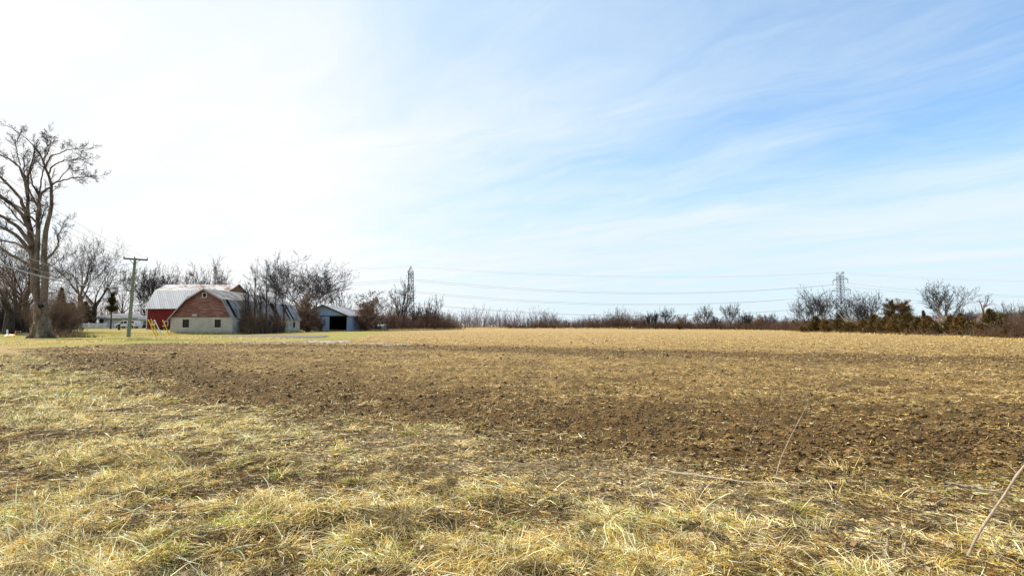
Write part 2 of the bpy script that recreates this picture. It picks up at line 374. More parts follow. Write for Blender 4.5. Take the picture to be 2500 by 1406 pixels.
# ------------------------------------------------------------------ ground
def build_ground():
    rad = [0.0]; r = .45
    while r < 5500: rad.append(r); r *= 1.0125
    rad = np.array(rad[1:])
    th = np.concatenate([np.linspace(-66, 66, 760), np.linspace(72, 288, 37)])   # degrees from +Y
    th = np.radians(th); n = len(th); k = len(rad)
    X = rad[:, None] * np.sin(th)[None]; Y = rad[:, None] * np.cos(th)[None]
    sd = field_sd(X, Y); Z = gh(X, Y) + detail(X, Y, sd)
    V = np.stack([X, Y, Z], -1).reshape(-1, 3); V = np.vstack([V, [[0, 0, 0]]])
    i = np.arange(k - 1)[:, None]; j = np.arange(n)[None]; j2 = (j + 1) % n
    Fc = np.stack([i * n + j, i * n + j2, (i + 1) * n + j2, (i + 1) * n + j], -1).reshape(-1, 4)
    fld = sstep(-.25, .35, sd)
    lawn = sstep(34, 46, Y) * sstep(-2, 2, -sd) * sstep(-12, -18, X) * sstep(150, 118, Y)
    lawn = lawn * (.35 + .65 * sstep(.35, .6, fbm(X, Y * 1.7, .12, 4, 40)))
    # wetter, darker soil along a shallow swale and near the tilled edge
    sw = pdist(X, Y, [(-30, 44), (-8, 41), (6, 31.5), (22, 24.5), (40, 22)])
    sw2 = pdist(X, Y, [(-22, 27), (-12, 17), (-4.5, 11.5), (0.5, 8.8), (6, 6.9), (12, 6.4)])
    damp = np.exp(-(sw / (1.8 + 3.0 * fbm(X, Y, .12, 3, 50))) ** 2) * .75 + np.exp(-(sw2 / (1.3 + 3.2 * fbm(X, Y, .3, 3, 51))) ** 2) * .8
    damp += .5 * sstep(0, -26, X) * sstep(60, 30, Y) * sstep(.35, .65, fbm(X, Y, .16, 3, 52))
    pale = np.exp(-((sd + 1.0) / 1.0) ** 2) * sstep(15, 9, np.hypot(X, Y)) * sstep(.3, .6, fbm(X, Y, .8, 3, 60))
    far = sstep(10, 85, Y)
    z0 = np.array([0.0])
    at_ = {nm: np.concatenate([np.clip(a, 0, 1).ravel(), z0]) for nm, a in (('field', fld), ('lawn', lawn), ('damp', damp), ('pale', pale), ('stubble', far))}
    def f(t, bs, co):
        A = {nm: t.new('ShaderNodeAttribute', attribute_name=nm).outputs['Fac'] for nm in ('field', 'lawn', 'damp', 'pale', 'stubble')}
        n1 = t.noise(co, 22, 6, .7); n2 = t.noise(co, 3.0, 5, .6); n3 = t.noise(co, .25, 5, .6); n4 = t.noise(co, 60, 3, .6)
        sx, sy, sz = t.sep(co)
        rows = t.noise(t.comb(t.math('MULTIPLY', sx, .25), t.math('MULTIPLY', sy, 1.2), 0.0), 1.0, 5, .6)
        soil = t.mix(n1, (.034, .018, .005), (.175, .104, .034))
        straw = t.mix(n4, (.22, .135, .042), (.48, .34, .135))
        drill = t.noise(t.comb(t.math('MULTIPLY', sx, 1.5), t.math('MULTIPLY', sy, .02), 0.0), 1.0, 4, .7)
        thr = t.math('ADD', t.math('ADD', t.math('MULTIPLY', t.math('SUBTRACT', drill, .5), .22), t.math('ADD', t.math('MULTIPLY', A['stubble'], .22), t.math('MULTIPLY', A['damp'], -.30))),
                     t.math('MULTIPLY', t.math('SUBTRACT', rows, .5), .22))
        m1 = t.math('ADD', t.math('ADD', t.math('MULTIPLY', n1, .55), t.math('MULTIPLY', n2, .35)), t.math('ADD', thr, t.math('MULTIPLY', t.math('SUBTRACT', n3, .35), .2)))
        fieldc = t.mix(t.ramp(m1, .42, .60), soil, straw)
        fieldc = t.mix(t.math('MULTIPLY', A['stubble'], t.ramp(n3, .3, .8, .2, .8)), fieldc, t.mix(n2, (.215, .145, .064), (.415, .30, .15)))
        n6 = t.noise(t.comb(t.math('MULTIPLY', sx, .5), sy, 0.0), 1.6, 8, .72); fieldc = t.mix(t.math('MULTIPLY', A['stubble'], t.ramp(n6, .5, .62, 0, .55)), fieldc, (.13, .075, .022)); fieldc = t.mix(t.math('MULTIPLY', A['stubble'], t.ramp(n6, .5, .38, 0, .45)), fieldc, (.60, .44, .20))
        thatch = t.mix(t.ramp(n1, .35, .65), (.020, .012, .005), (.13, .08, .028))
        thatch = t.mix(t.ramp(n2, .45, .75, 0, .35), thatch, (.22, .14, .05))
        thatch = t.mix(A['pale'], thatch, t.mix(t.ramp(n1, .4, .6), (.05, .032, .014), (.34, .26, .14)))
        wild = t.mix(n2, (.22, .15, .06), (.42, .31, .14))
        r2 = t.ramp(A['stubble'], .02, .25)
        verge = t.mix(r2, thatch, wild)
        lw = t.mix(t.ramp(n2, .3, .7), (.125, .155, .018), (.30, .28, .05)); lw = t.mix(t.ramp(t.noise(t.comb(t.math('MULTIPLY', sx, .5), sy, 0.0), .9, 7, .7), .50, .66), lw, t.mix(n1, (.20, .14, .06), (.42, .32, .16)))
        verge = t.mix(A['lawn'], verge, lw)
        t.link(t.mix(A['field'], verge, fieldc), bs.inputs['Base Color'])
        h = t.math('ADD', t.math('MULTIPLY', n1, .5), t.math('MULTIPLY', n2, 1.0)); bump(t, bs, h, .9, .09)
    m = mat('ground_soil_and_thatch', f, .95)
    o = np_mesh('ground', V, Fc, m, smooth=True, attrs=at_); tag(o, kind='structure')
build_ground()

def sheet(name, outline, m, lift=.03, kind='structure', res=1.2):
    """thin sheet laid on the land, cut from a grid"""
    P = np.array(outline); x0, y0 = P.min(0); x1, y1 = P.max(0)
    nx = max(2, int((x1 - x0) / res)); ny = max(2, int((y1 - y0) / res))
    gx, gy = np.meshgrid(np.linspace(x0, x1, nx + 1), np.linspace(y0, y1, ny + 1))
    bm = bmesh.new(); vs = [bm.verts.new((p[0], p[1], 0)) for p in outline]; bm.faces.new(vs)
    for gxx in np.linspace(x0, x1, nx + 1)[1:-1]:
        bmesh.ops.bisect_plane(bm, geom=bm.verts[:] + bm.edges[:] + bm.faces[:], plane_co=(gxx, 0, 0), plane_no=(1, 0, 0))
    for gyy in np.linspace(y0, y1, ny + 1)[1:-1]:
        bmesh.ops.bisect_plane(bm, geom=bm.verts[:] + bm.edges[:] + bm.faces[:], plane_co=(0, gyy, 0), plane_no=(0, 1, 0))
    co = np.array([v.co[:] for v in bm.verts]); sdv = field_sd(co[:, 0], co[:, 1])
    zz_ = gh(co[:, 0], co[:, 1]) + lift
    for v, q in zip(bm.verts, zz_): v.co.z = q
    me = bpy.data.meshes.new(name); bm.to_mesh(me); bm.free(); me.materials.append(m)
    o = link(bpy.data.objects.new(name, me)); tag(o, kind=kind); return o
def ragged(pts, amp, seed, n=9):
    """irregular outline through pts"""
    r = np.random.default_rng(seed); out = []
    for a, b in zip(pts, pts[1:] + pts[:1]):
        a = np.array(a); b = np.array(b)
        for k in range(n): out.append(tuple(a + (b - a) * k / n + r.normal(0, amp, 2) * (0.3 if k == 0 else 1)))
    return out
M['gravel'] = plain('gravel', (.15, .135, .12), .5, 4, .95, bmp=.6)
M['asphalt'] = plain('asphalt', (.17, .18, .19), .2, 3, .9)
def water_mat():
    def f(t, bs, co):
        n = t.noise(co, 1.4, 3); bump(t, bs, n, .08, .01)
        bs.inputs['Base Color'].default_value = (.20, .19, .165, 1); bs.inputs['Specular IOR Level'].default_value = .6
    return mat('puddle_water', f, .06)
M['water'] = water_mat()
sheet('gravel_drive', ragged([tuple(gp(470, 823)), tuple(gp(640, 826)), tuple(gp(800, 824.5)), tuple(gp(790, 819)), tuple(gp(620, 818))], .5, 3), M['gravel'], .05)
sheet('road', [(-160, 92), (-92, 90), (-84, 91), (-83.5, 94), (-90, 95.5), (-160, 97)], M['asphalt'], .05)
M['snow'] = plain('old_snow', (.46, .46, .45), .3, 3, .7, bmp=.3)
def old_snow():
    """thin crusts of leftover snow, broken into many flakes"""
    g = np.random.default_rng(4); m = MB()
    for (px, py), (sx, sy), n in (((806, 834.4), (24, .9), 120), ((770, 835.2), (22, .7), 60), ((690, 834.9), (40, .4), 50), ((610, 835.4), (28, .35), 12), ((949, 843.3), (5, .5), 9), ((908, 839), (16, .4), 10), ((980, 842), (10, .3), 8)):
        for _ in range(n):
            c = gp(g.normal(px, sx), g.normal(py, sy)); w = g.uniform(.06, .34); d = g.uniform(.08, .5); k = 9
            z = gz(*c) + float(detail(c[0], c[1], np.array(5.0))); ang = np.sort(g.uniform(0, 6.28, k)); rr = g.uniform(.6, 1.1, k)
            top = [(c[0] + w * math.cos(a) * q, c[1] + d * math.sin(a) * q, z + .045) for a, q in zip(ang, rr)]
            m.add(top + [(c[0] + (p[0] - c[0]) * 1.12, c[1] + (p[1] - c[1]) * 1.12, z - .03) for p in top] , [tuple(range(k))] + [(q, (q + 1) % k, k + (q + 1) % k, k + q) for q in range(k)])
    tag(m.build('snow', M['snow']), 'thin pale crust of leftover snow at the field edge before the barn', 'snow', kind='stuff')
old_snow()

# ------------------------------------------------------------------ grass, straw and litter near the camera
def blades(name, X, Y, L, Wd, az, el, curl, cols, m, k=4, lift=0.0, zfun=None):
    """curved tapered strips rooted at X,Y"""
    n = len(X); sd = field_sd(X, Y); Z = gh(X, Y) + detail(X, Y, sd) + lift
    s = np.linspace(0, 1, k)[None]
    e = el[:, None] - curl[:, None] * s
    st = (L / (k - 1))[:, None]
    dh = np.cumsum(np.where(s > 0, np.cos(e) * st, 0), 1); dz = np.cumsum(np.where(s > 0, np.sin(e) * st, 0), 1)
    dz = np.maximum(dz, .004 + 0.0 * dz)
    twist = (rng.random(n) - .5)[:, None] * 1.6 * s
    a2 = az[:, None] + twist * .6
    px_ = X[:, None] + np.cos(a2) * dh; py_ = Y[:, None] + np.sin(a2) * dh; pz_ = Z[:, None] + dz
    wv = np.array([.8, 1.0, .7, .12] if k == 4 else [1.0, .9, .2])[None] * Wd[:, None] * .5
    tilt = (rng.random(n)[:, None] - .5) * 1.6
    wx, wy, wz = -np.sin(a2) * wv * np.cos(tilt), np.cos(a2) * wv * np.cos(tilt), wv * np.sin(tilt)
    A = np.stack([px_ - wx, py_ - wy, pz_ - wz], -1); B = np.stack([px_ + wx, py_ + wy, pz_ + wz], -1)
    V = np.stack([A, B], 2).reshape(n, 2 * k, 3)
    f = np.array([[2 * i, 2 * i + 1, 2 * i + 3, 2 * i + 2] for i in range(k - 1)])[None] + (np.arange(n) * 2 * k)[:, None, None]
    sh = (.82 + .3 * s)[:, :, None] * np.ones((1, 1, 2))
    cc = np.repeat(cols[:, None, :], 2 * k, 1)
    return np_mesh(name, V.reshape(-1, 3), f.reshape(-1, 4), m, smooth=True, cols=cc.reshape(-1, 3))
def sample_view(n, d0, d1, pw, spread=1.02, extra=3.2):
    u = rng.random(n); q = 1 - pw
    D = (d0 ** q + u * (d1 ** q - d0 ** q)) ** (1 / q)
    X = (rng.random(n) * 2 - 1) * (D * spread + extra); return X, D
PAL = {k: np.array(v) for k, v in dict(pale=(.88, .76, .42), ochre=(.50, .335, .085), brown=(.25, .138, .040), dark=(.07, .038, .015), green=(.21, .29, .025), grey=(.60, .50, .34), gold=(.68, .50, .125)).items()}
def pick(n, names, w):
    w = np.array(w, float); w = w / w.sum(0) if w.ndim == 1 else w / w.sum(1, keepdims=True)
    P = np.array([PAL[q] for q in names])
    if w.ndim == 1: i = rng.choice(len(names), n, p=w)
    else: i = (rng.random(n)[:, None] > np.cumsum(w, 1)).sum(1).clip(0, len(names) - 1)
    c = P[i] * (.75 + .5 * rng.random(n))[:, None]; return c

def verge_grass():
    n = 1350000
    X, Y = sample_view(n, 2.3, 27, 1.55); X2, Y2 = sample_view(420000, 8, 30, 1.2); X = np.concatenate([X, X2]); Y = np.concatenate([Y, Y2]); n = len(X)
    sd = field_sd(X, Y); keep = sd < rng.normal(.05, .55, n)
    X, Y, sd = X[keep], Y[keep], sd[keep]; n = len(X)
    lush = fbm(X, Y * 1.3, 1.0, 5, 70); tuft = fbm(X, Y, 3.4, 3, 71); flow = fbm(X, Y, .45, 3, 72)
    edge = np.exp(-((sd + .9) / 1.1) ** 2) * sstep(15, 8, np.hypot(X, Y)) * sstep(.25, .55, fbm(X, Y, .6, 3, 73) + .1)
    up = np.maximum(sstep(.45, .58, lush), .95 * sstep(-3.6, -1.6, sd) * sstep(.35, -.3, sd) * sstep(-2, -4.5, X) * sstep(.3, .5, fbm(X, Y, .7, 3, 77))) * (1 - .8 * edge); tf = sstep(.52, .66, tuft)
    keep = rng.random(n) < (.42 + .58 * np.maximum(up, tf)) * (1 - .12 * edge)
    X, Y, sd, lush, tuft, flow, edge, up, tf = (a[keep] for a in (X, Y, sd, lush, tuft, flow, edge, up, tf)); n = len(X)
    dist = np.hypot(X, Y)
    L = (.035 + .065 * rng.random(n) + .085 * up * rng.random(n) + .05 * tf * rng.random(n)) * (1 - .35 * edge)
    lng = rng.random(n) < .03; L *= np.where(lng, 2.1, 1.0)
    Wd = (.0026 + .0026 * rng.random(n)) * np.clip(.55 + dist / 8.5, .85, 3.0) * np.where(lng, 1.5, 1.0)
    az = flow * 11 + 2.6 + rng.normal(0, 1.35, n)
    el = np.where(rng.random(n) < .22 + .30 * up, rng.uniform(.5, 1.35, n), rng.uniform(.02, .38, n)) * (1 - .5 * edge)
    curl = rng.uniform(.1, 2.0, n) * np.where(el > .5, 1.5, .7)
    gsp = sstep(.52, .68, fbm(X, Y, .9, 3, 74))
    w = np.stack([.42 + .95 * up, .75 + .35 * up, 1.8 - 1.0 * up, .95 - .65 * up, .22 + 1.1 * gsp * up + .4 * gsp, 1.2 * edge + .12, .25 + .55 * up], 1)
    cols = pick(n, ['pale', 'ochre', 'brown', 'dark', 'green', 'grey', 'gold'], np.clip(w, .01, 9))
    cols = np.where(lng[:, None] & (rng.random(n) < .7)[:, None], PAL['pale'][None] * rng.uniform(.85, 1.08, (n, 1)), cols)
    clump = fbm(X, Y, 6.5, 3, 78); cols = cols * (.48 + 1.12 * sstep(.28, .72, clump))[:, None]
    cols = np.clip(cols, 0, .92)
    o = blades('grass', X, Y, L, Wd, az, el, curl, cols, M['grass']); tag(o, 'matted dry yellow verge grass with green tufts in the foreground', 'grass', kind='stuff')
verge_grass()

def tuft_grass():
    """fuller hummocks of long arching blades"""
    nt = 170; X, Y = sample_view(nt, 2.7, 15, 1.3); ok = field_sd(X, Y) < -.35; X, Y = X[ok], Y[ok]
    hand = [gp(*p) for p in ((1690, 1215), (1950, 1240), (1880, 1200), (1130, 1095), (950, 1165), (190, 1130), (690, 1160), (900, 965 + 30), (370, 975), (420, 985), (2060, 1150), (1480, 1270), (700, 1330), (1260, 1330), (2150, 1220), (1010, 1060), (860, 1050), (1000, 1380), (330, 1190))]
    X = np.concatenate([X, [h[0] for h in hand]]); Y = np.concatenate([Y, [h[1] for h in hand]]); nt = len(X)
    big = np.concatenate([rng.random(nt - len(hand)) * .75, np.ones(len(hand))])
    m = 50 + (70 * big).astype(int); idx = np.repeat(np.arange(nt), m); n = len(idx)
    ang = rng.uniform(0, 2 * math.pi, n); lean = rng.uniform(0, 2 * math.pi, nt)[idx]
    rr = rng.random(n) * (.05 + .13 * big[idx]); bx, by = X[idx] + np.cos(ang) * rr, Y[idx] + np.sin(ang) * rr
    az = np.where(rng.random(n) < .55, lean + rng.normal(0, .45, n), ang + rng.normal(0, .5, n))
    L = (.07 + .15 * rng.random(n)) * (.7 + .5 * big[idx]); dist = np.hypot(bx, by)
    Wd = (.0026 + .0022 * rng.random(n)) * np.clip(.55 + dist / 8.5, .85, 3)
    el = rng.uniform(.35, 1.35, n); curl = rng.uniform(.5, 2.0, n)
    g = (rng.random(nt) < .3)[idx]
    w = np.where(g[:, None], np.array([[.6, .4, .12, .05, 1.2, .1, .6]]), np.array([[1.5, .6, .25, .05, .12, .25, .7]]))
    cols = pick(n, ['pale', 'ochre', 'brown', 'dark', 'green', 'grey', 'gold'], w)
    o = blades('grass_tufts', bx, by, L, Wd, az, el, curl, cols, M['grass']); tag(o, 'arching pale and green grass tufts standing out of the verge mat', 'grass', kind='stuff')
tuft_grass()

def field_straw():
    n = 1050000
    X, Y = sample_view(n, 4.6, 130, 1.4)
    sd = field_sd(X, Y); keep = sd > rng.normal(-.2, .5, n); X, Y, sd = X[keep], Y[keep], sd[keep]
    sw2 = pdist(X, Y, [(-22, 27), (-12, 17), (-4.5, 11.5), (0.5, 8.8), (6, 6.9), (12, 6.4)])
    sw = pdist(X, Y, [(-30, 44), (-8, 41), (6, 31.5), (22, 24.5), (40, 22)])
    dk = np.exp(-(sw2 / (1.4 + 3 * fbm(X, Y, .3, 3, 51))) ** 2) * .75 + np.exp(-(sw / 3.0) ** 2) * .5 + .35 * sstep(0, -24, X) * sstep(60, 30, Y)
    keep = rng.random(len(X)) < np.clip(.25 + 1.3 * sstep(.38, .62, fbm(X * .7, Y, 1.6, 3, 80)), 0, 1) * (1 - np.clip(dk, 0, .75))
    X, Y = X[keep], Y[keep]; n = len(X); dist = np.hypot(X, Y); s = np.clip(.55 + dist / 24, .75, 3.2)
    L = rng.uniform(.02, .085, n) * s; Wd = rng.uniform(.004, .010, n) * s
    az = rng.uniform(0, 2 * math.pi, n); el = np.abs(rng.normal(.12, .3, n)); curl = rng.uniform(-.2, .5, n)
    cols = pick(n, ['pale', 'ochre', 'brown', 'grey', 'gold'], [.5, .7, .85, .25, .3]) * .76
    cols = cols * (.45 + 1.1 * sstep(.25, .75, fbm(X, Y, 2.2, 4, 79)))[:, None]
    o = blades('straw_litter', X, Y, L, Wd, az, el, curl, cols, M['straw'], k=3, lift=.012); tag(o, 'broken straw and stubble scattered over the tilled soil', 'straw', kind='stuff')
field_straw()

def soil_clods():
    """turned lumps of earth, thickest along the tilled edge"""
    n = 420000; X, Y = sample_view(n, 4.6, 60, 1.35); sd = field_sd(X, Y)
    sw2 = pdist(X, Y, [(-22, 27), (-12, 17), (-4.5, 11.5), (0.5, 8.8), (6, 6.9), (12, 6.4)]); sw = pdist(X, Y, [(-30, 44), (-8, 41), (6, 31.5), (22, 24.5), (40, 22)])
    p = np.clip(.12 + .42 * np.exp(-(sw2 / (1.2 + 3.4 * fbm(X, Y, .3, 3, 51))) ** 2) + .5 * np.exp(-(sw / 3.5) ** 2) + .16 * sstep(0, -24, X) * sstep(60, 30, Y) + .7 * (fbm(X * .6, Y, 1.1, 4, 95) - .5), 0, 1) * (sd > rng.normal(-.15, .5, n))
    ok = rng.random(n) < p; X, Y = X[ok], Y[ok]; n = len(X); dist = np.hypot(X, Y)
    rad_ = (rng.gamma(1.5, .0055, n) + .005) * np.clip(.7 + dist / 22, 1, 2.3)
    iv = np.array([(1, 0, 0), (0, 1, 0), (-1, 0, 0), (0, -1, 0), (0, 0, 1), (0, 0, -1.)])
    fi = np.array([(0, 1, 4), (1, 2, 4), (2, 3, 4), (3, 0, 4), (1, 0, 5), (2, 1, 5), (3, 2, 5), (0, 3, 5)])
    Z = gh(X, Y) + detail(X, Y, field_sd(X, Y)); a = rng.uniform(0, 6.28, n)
    v = (iv[None] + rng.normal(0, .28, (n, 6, 3))) * rng.uniform(.6, 1.25, (n, 6, 1)) * np.stack([rng.uniform(.8, 1.6, n), rng.uniform(.7, 1.2, n), rng.uniform(.45, .9, n)], 1)[:, None, :] * rad_[:, None, None]
    V = np.stack([v[..., 0] * np.cos(a)[:, None] - v[..., 1] * np.sin(a)[:, None] + X[:, None], v[..., 0] * np.sin(a)[:, None] + v[..., 1] * np.cos(a)[:, None] + Y[:, None], v[..., 2] + (Z + rad_ * .2)[:, None]], -1)
    f = fi[None] + (np.arange(n) * 6)[:, None, None]
    c = np.array([.125, .075, .026])[None] * rng.uniform(.5, 1.9, (n, 1))
    o = np_mesh('soil_clods', V.reshape(-1, 3), f.reshape(-1, 3), M['straw'], cols=np.repeat(c[:, None], 6, 1).reshape(-1, 3)); tag(o, 'dark lumps of turned soil along the tilled edge of the field', 'soil', kind='stuff')
soil_clods()

def leaf_litter():
    n = 1500; X, Y = sample_view(n, 2.5, 11, 1.5); ok = field_sd(X, Y) < -.2; X, Y = X[ok], Y[ok]; n = len(X)
    Z = gh(X, Y) + detail(X, Y, field_sd(X, Y)) + rng.uniform(.01, .05, n)
    a = rng.uniform(0, 6.28, n); l = rng.uniform(.012, .028, n); w = l * rng.uniform(.45, .8, n)
    d = np.stack([np.cos(a), np.sin(a), rng.normal(0, .5, n)], -1); p = np.stack([-np.sin(a), np.cos(a), rng.normal(0, .5, n)], -1)
    c = np.stack([X, Y, Z], -1); up = np.array([0, 0, 1.]) * (l * rng.uniform(.1, .6, n))[:, None]
    V = np.stack([c - d * l[:, None], c + p * w[:, None] + up, c + d * l[:, None], c - p * w[:, None] + up, c], 1)
    f = np.array([[0, 4, 1], [1, 4, 2], [2, 4, 3], [3, 4, 0]])[None] + (np.arange(n) * 5)[:, None, None]
    cols = pick(n, ['brown', 'dark', 'grey', 'grey'], [.5, .35, .3, .2]) * np.array([1.0, .85, .8])
    o = np_mesh('leaf_litter', V.reshape(-1, 3), f.reshape(-1, 3), M['straw'], cols=np.repeat(cols[:, None], 5, 1).reshape(-1, 3)); tag(o, 'curled dead leaves lying in the verge grass', 'leaves', kind='stuff')
leaf_litter()

def rough_grass(name, lines, n, h, label, wid=1.0, pal=('pale', 'gold', 'ochre', 'brown'), pw=(.7, .5, .6, .3)):
    """taller dead grass along lines of ground points, away from the camera"""
    L0 = [np.hypot(*(np.array(b) - np.array(a))) for ln in lines for a, b in zip(ln[:-1], ln[1:])]
    seg = [(np.array(a), np.array(b)) for ln in lines for a, b in zip(ln[:-1], ln[1:])]
    i = rng.choice(len(seg), n, p=np.array(L0) / sum(L0)); t = rng.random(n)[:, None]
    A = np.array([s_[0] for s_ in seg])[i]; B = np.array([s_[1] for s_ in seg])[i]; P = A + (B - A) * t + rng.normal(0, wid, (n, 2))
    dist = np.hypot(P[:, 0], P[:, 1])
    L = h * rng.uniform(.3, 1.0, n) * (.4 + 1.1 * fbm(P[:, 0], P[:, 1], .35, 3, 90)); Wd = .00042 * dist * rng.uniform(.5, 1.3, n)
    cols = pick(n, list(pal), list(pw))
    o = blades(name, P[:, 0], P[:, 1], L, Wd, rng.uniform(0, 6.28, n), rng.uniform(.6, 1.5, n), rng.uniform(0, 1.2, n), cols, M['grass'], k=3); tag(o, label, 'grass', kind='stuff'); return o

# ------------------------------------------------------------------ buildings
def gambrel_z(prof, u):
    """height of the roof profile at u"""
    for (a, za), (b, zb) in zip(prof[:-1], prof[1:]):
        if a <= u <= b: return za + (zb - za) * (u - a) / (b - a + 1e-9)
    return prof[0][1]
def span_at(prof, z):
    """left and right u where the profile is higher than z"""
    l = r = None
    for (a, za), (b, zb) in zip(prof[:-1], prof[1:]):
        if za <= z <= zb and l is None: l = a + (b - a) * (z - za) / (zb - za + 1e-9)
        if zb <= z <= za: r = a + (b - a) * (z - za) / (zb - za + 1e-9)
    return l, r
def pierced(mb, axis, c0, c1, u0, u1, z0, z1, holes):
    """wall between c0..c1 thick with rectangular openings (ua,ub,za,zb)"""
    us = sorted({u0, u1, *[h[0] for h in holes], *[h[1] for h in holes]}); zs = sorted({z0, z1, *[h[2] for h in holes], *[h[3] for h in holes]})
    for a, b in zip(us[:-1], us[1:]):
        for c, d in zip(zs[:-1], zs[1:]):
            if any(h[0] <= (a + b) / 2 <= h[1] and h[2] <= (c + d) / 2 <= h[3] for h in holes): continue
            if axis == 'y': mb.box(a, b, c0, c1, c, d)
            else: mb.box(c0, c1, a, b, c, d)
def window(root, axis, c, u0, u1, z0, z1, out, fm, w=.08, bars=True, pane='dark_glass', sill=None):
    """window in a wall plane at c; out = direction of the outside (-1 or 1) along the wall normal"""
    def bx(mb, ua, ub, ca, cb, za, zb):
        ca, cb = min(ca, cb), max(ca, cb)
        return mb.box(ua, ub, ca, cb, za, zb) if axis == 'y' else mb.box(ca, cb, ua, ub, za, zb)
    fr = MB(); o = out
    bx(fr, u0, u0 + w, c - .10 * o, c + .04 * o, z0, z1); bx(fr, u1 - w, u1, c - .10 * o, c + .04 * o, z0, z1)
    bx(fr, u0 + w, u1 - w, c - .10 * o, c + .04 * o, z1 - w, z1); bx(fr, u0 + w, u1 - w, c - .10 * o, c + .06 * o, z0, z0 + w)
    f = fr.build('window', fm, root)
    if bars:
        b = MB(); um = (u0 + u1) / 2; zm = (z0 + z1) / 2
        bx(b, um - .025, um + .025, c - .07 * o, c - .03 * o, z0 + w, z1 - w); bx(b, u0 + w, um - .03, c - .068 * o, c - .032 * o, zm - .02, zm + .02); bx(b, um + .03, u1 - w, c - .068 * o, c - .032 * o, zm - .02, zm + .02)
        b.build('glazing_bar', fm, f)
    p = MB(); bx(p, u0 + w * .5, u1 - w * .5, c - .12 * o, c - .105 * o, z0 + w * .5, z1 - w * .5); p.build('pane', M[pane], f)
    if sill:
        s_ = MB(); bx(s_, u0 - .08, u1 + .08, c + .0 * o, c + .1 * o, z0 - .12, z0 - .003); s_.build('sill', M[sill], f)
    return f

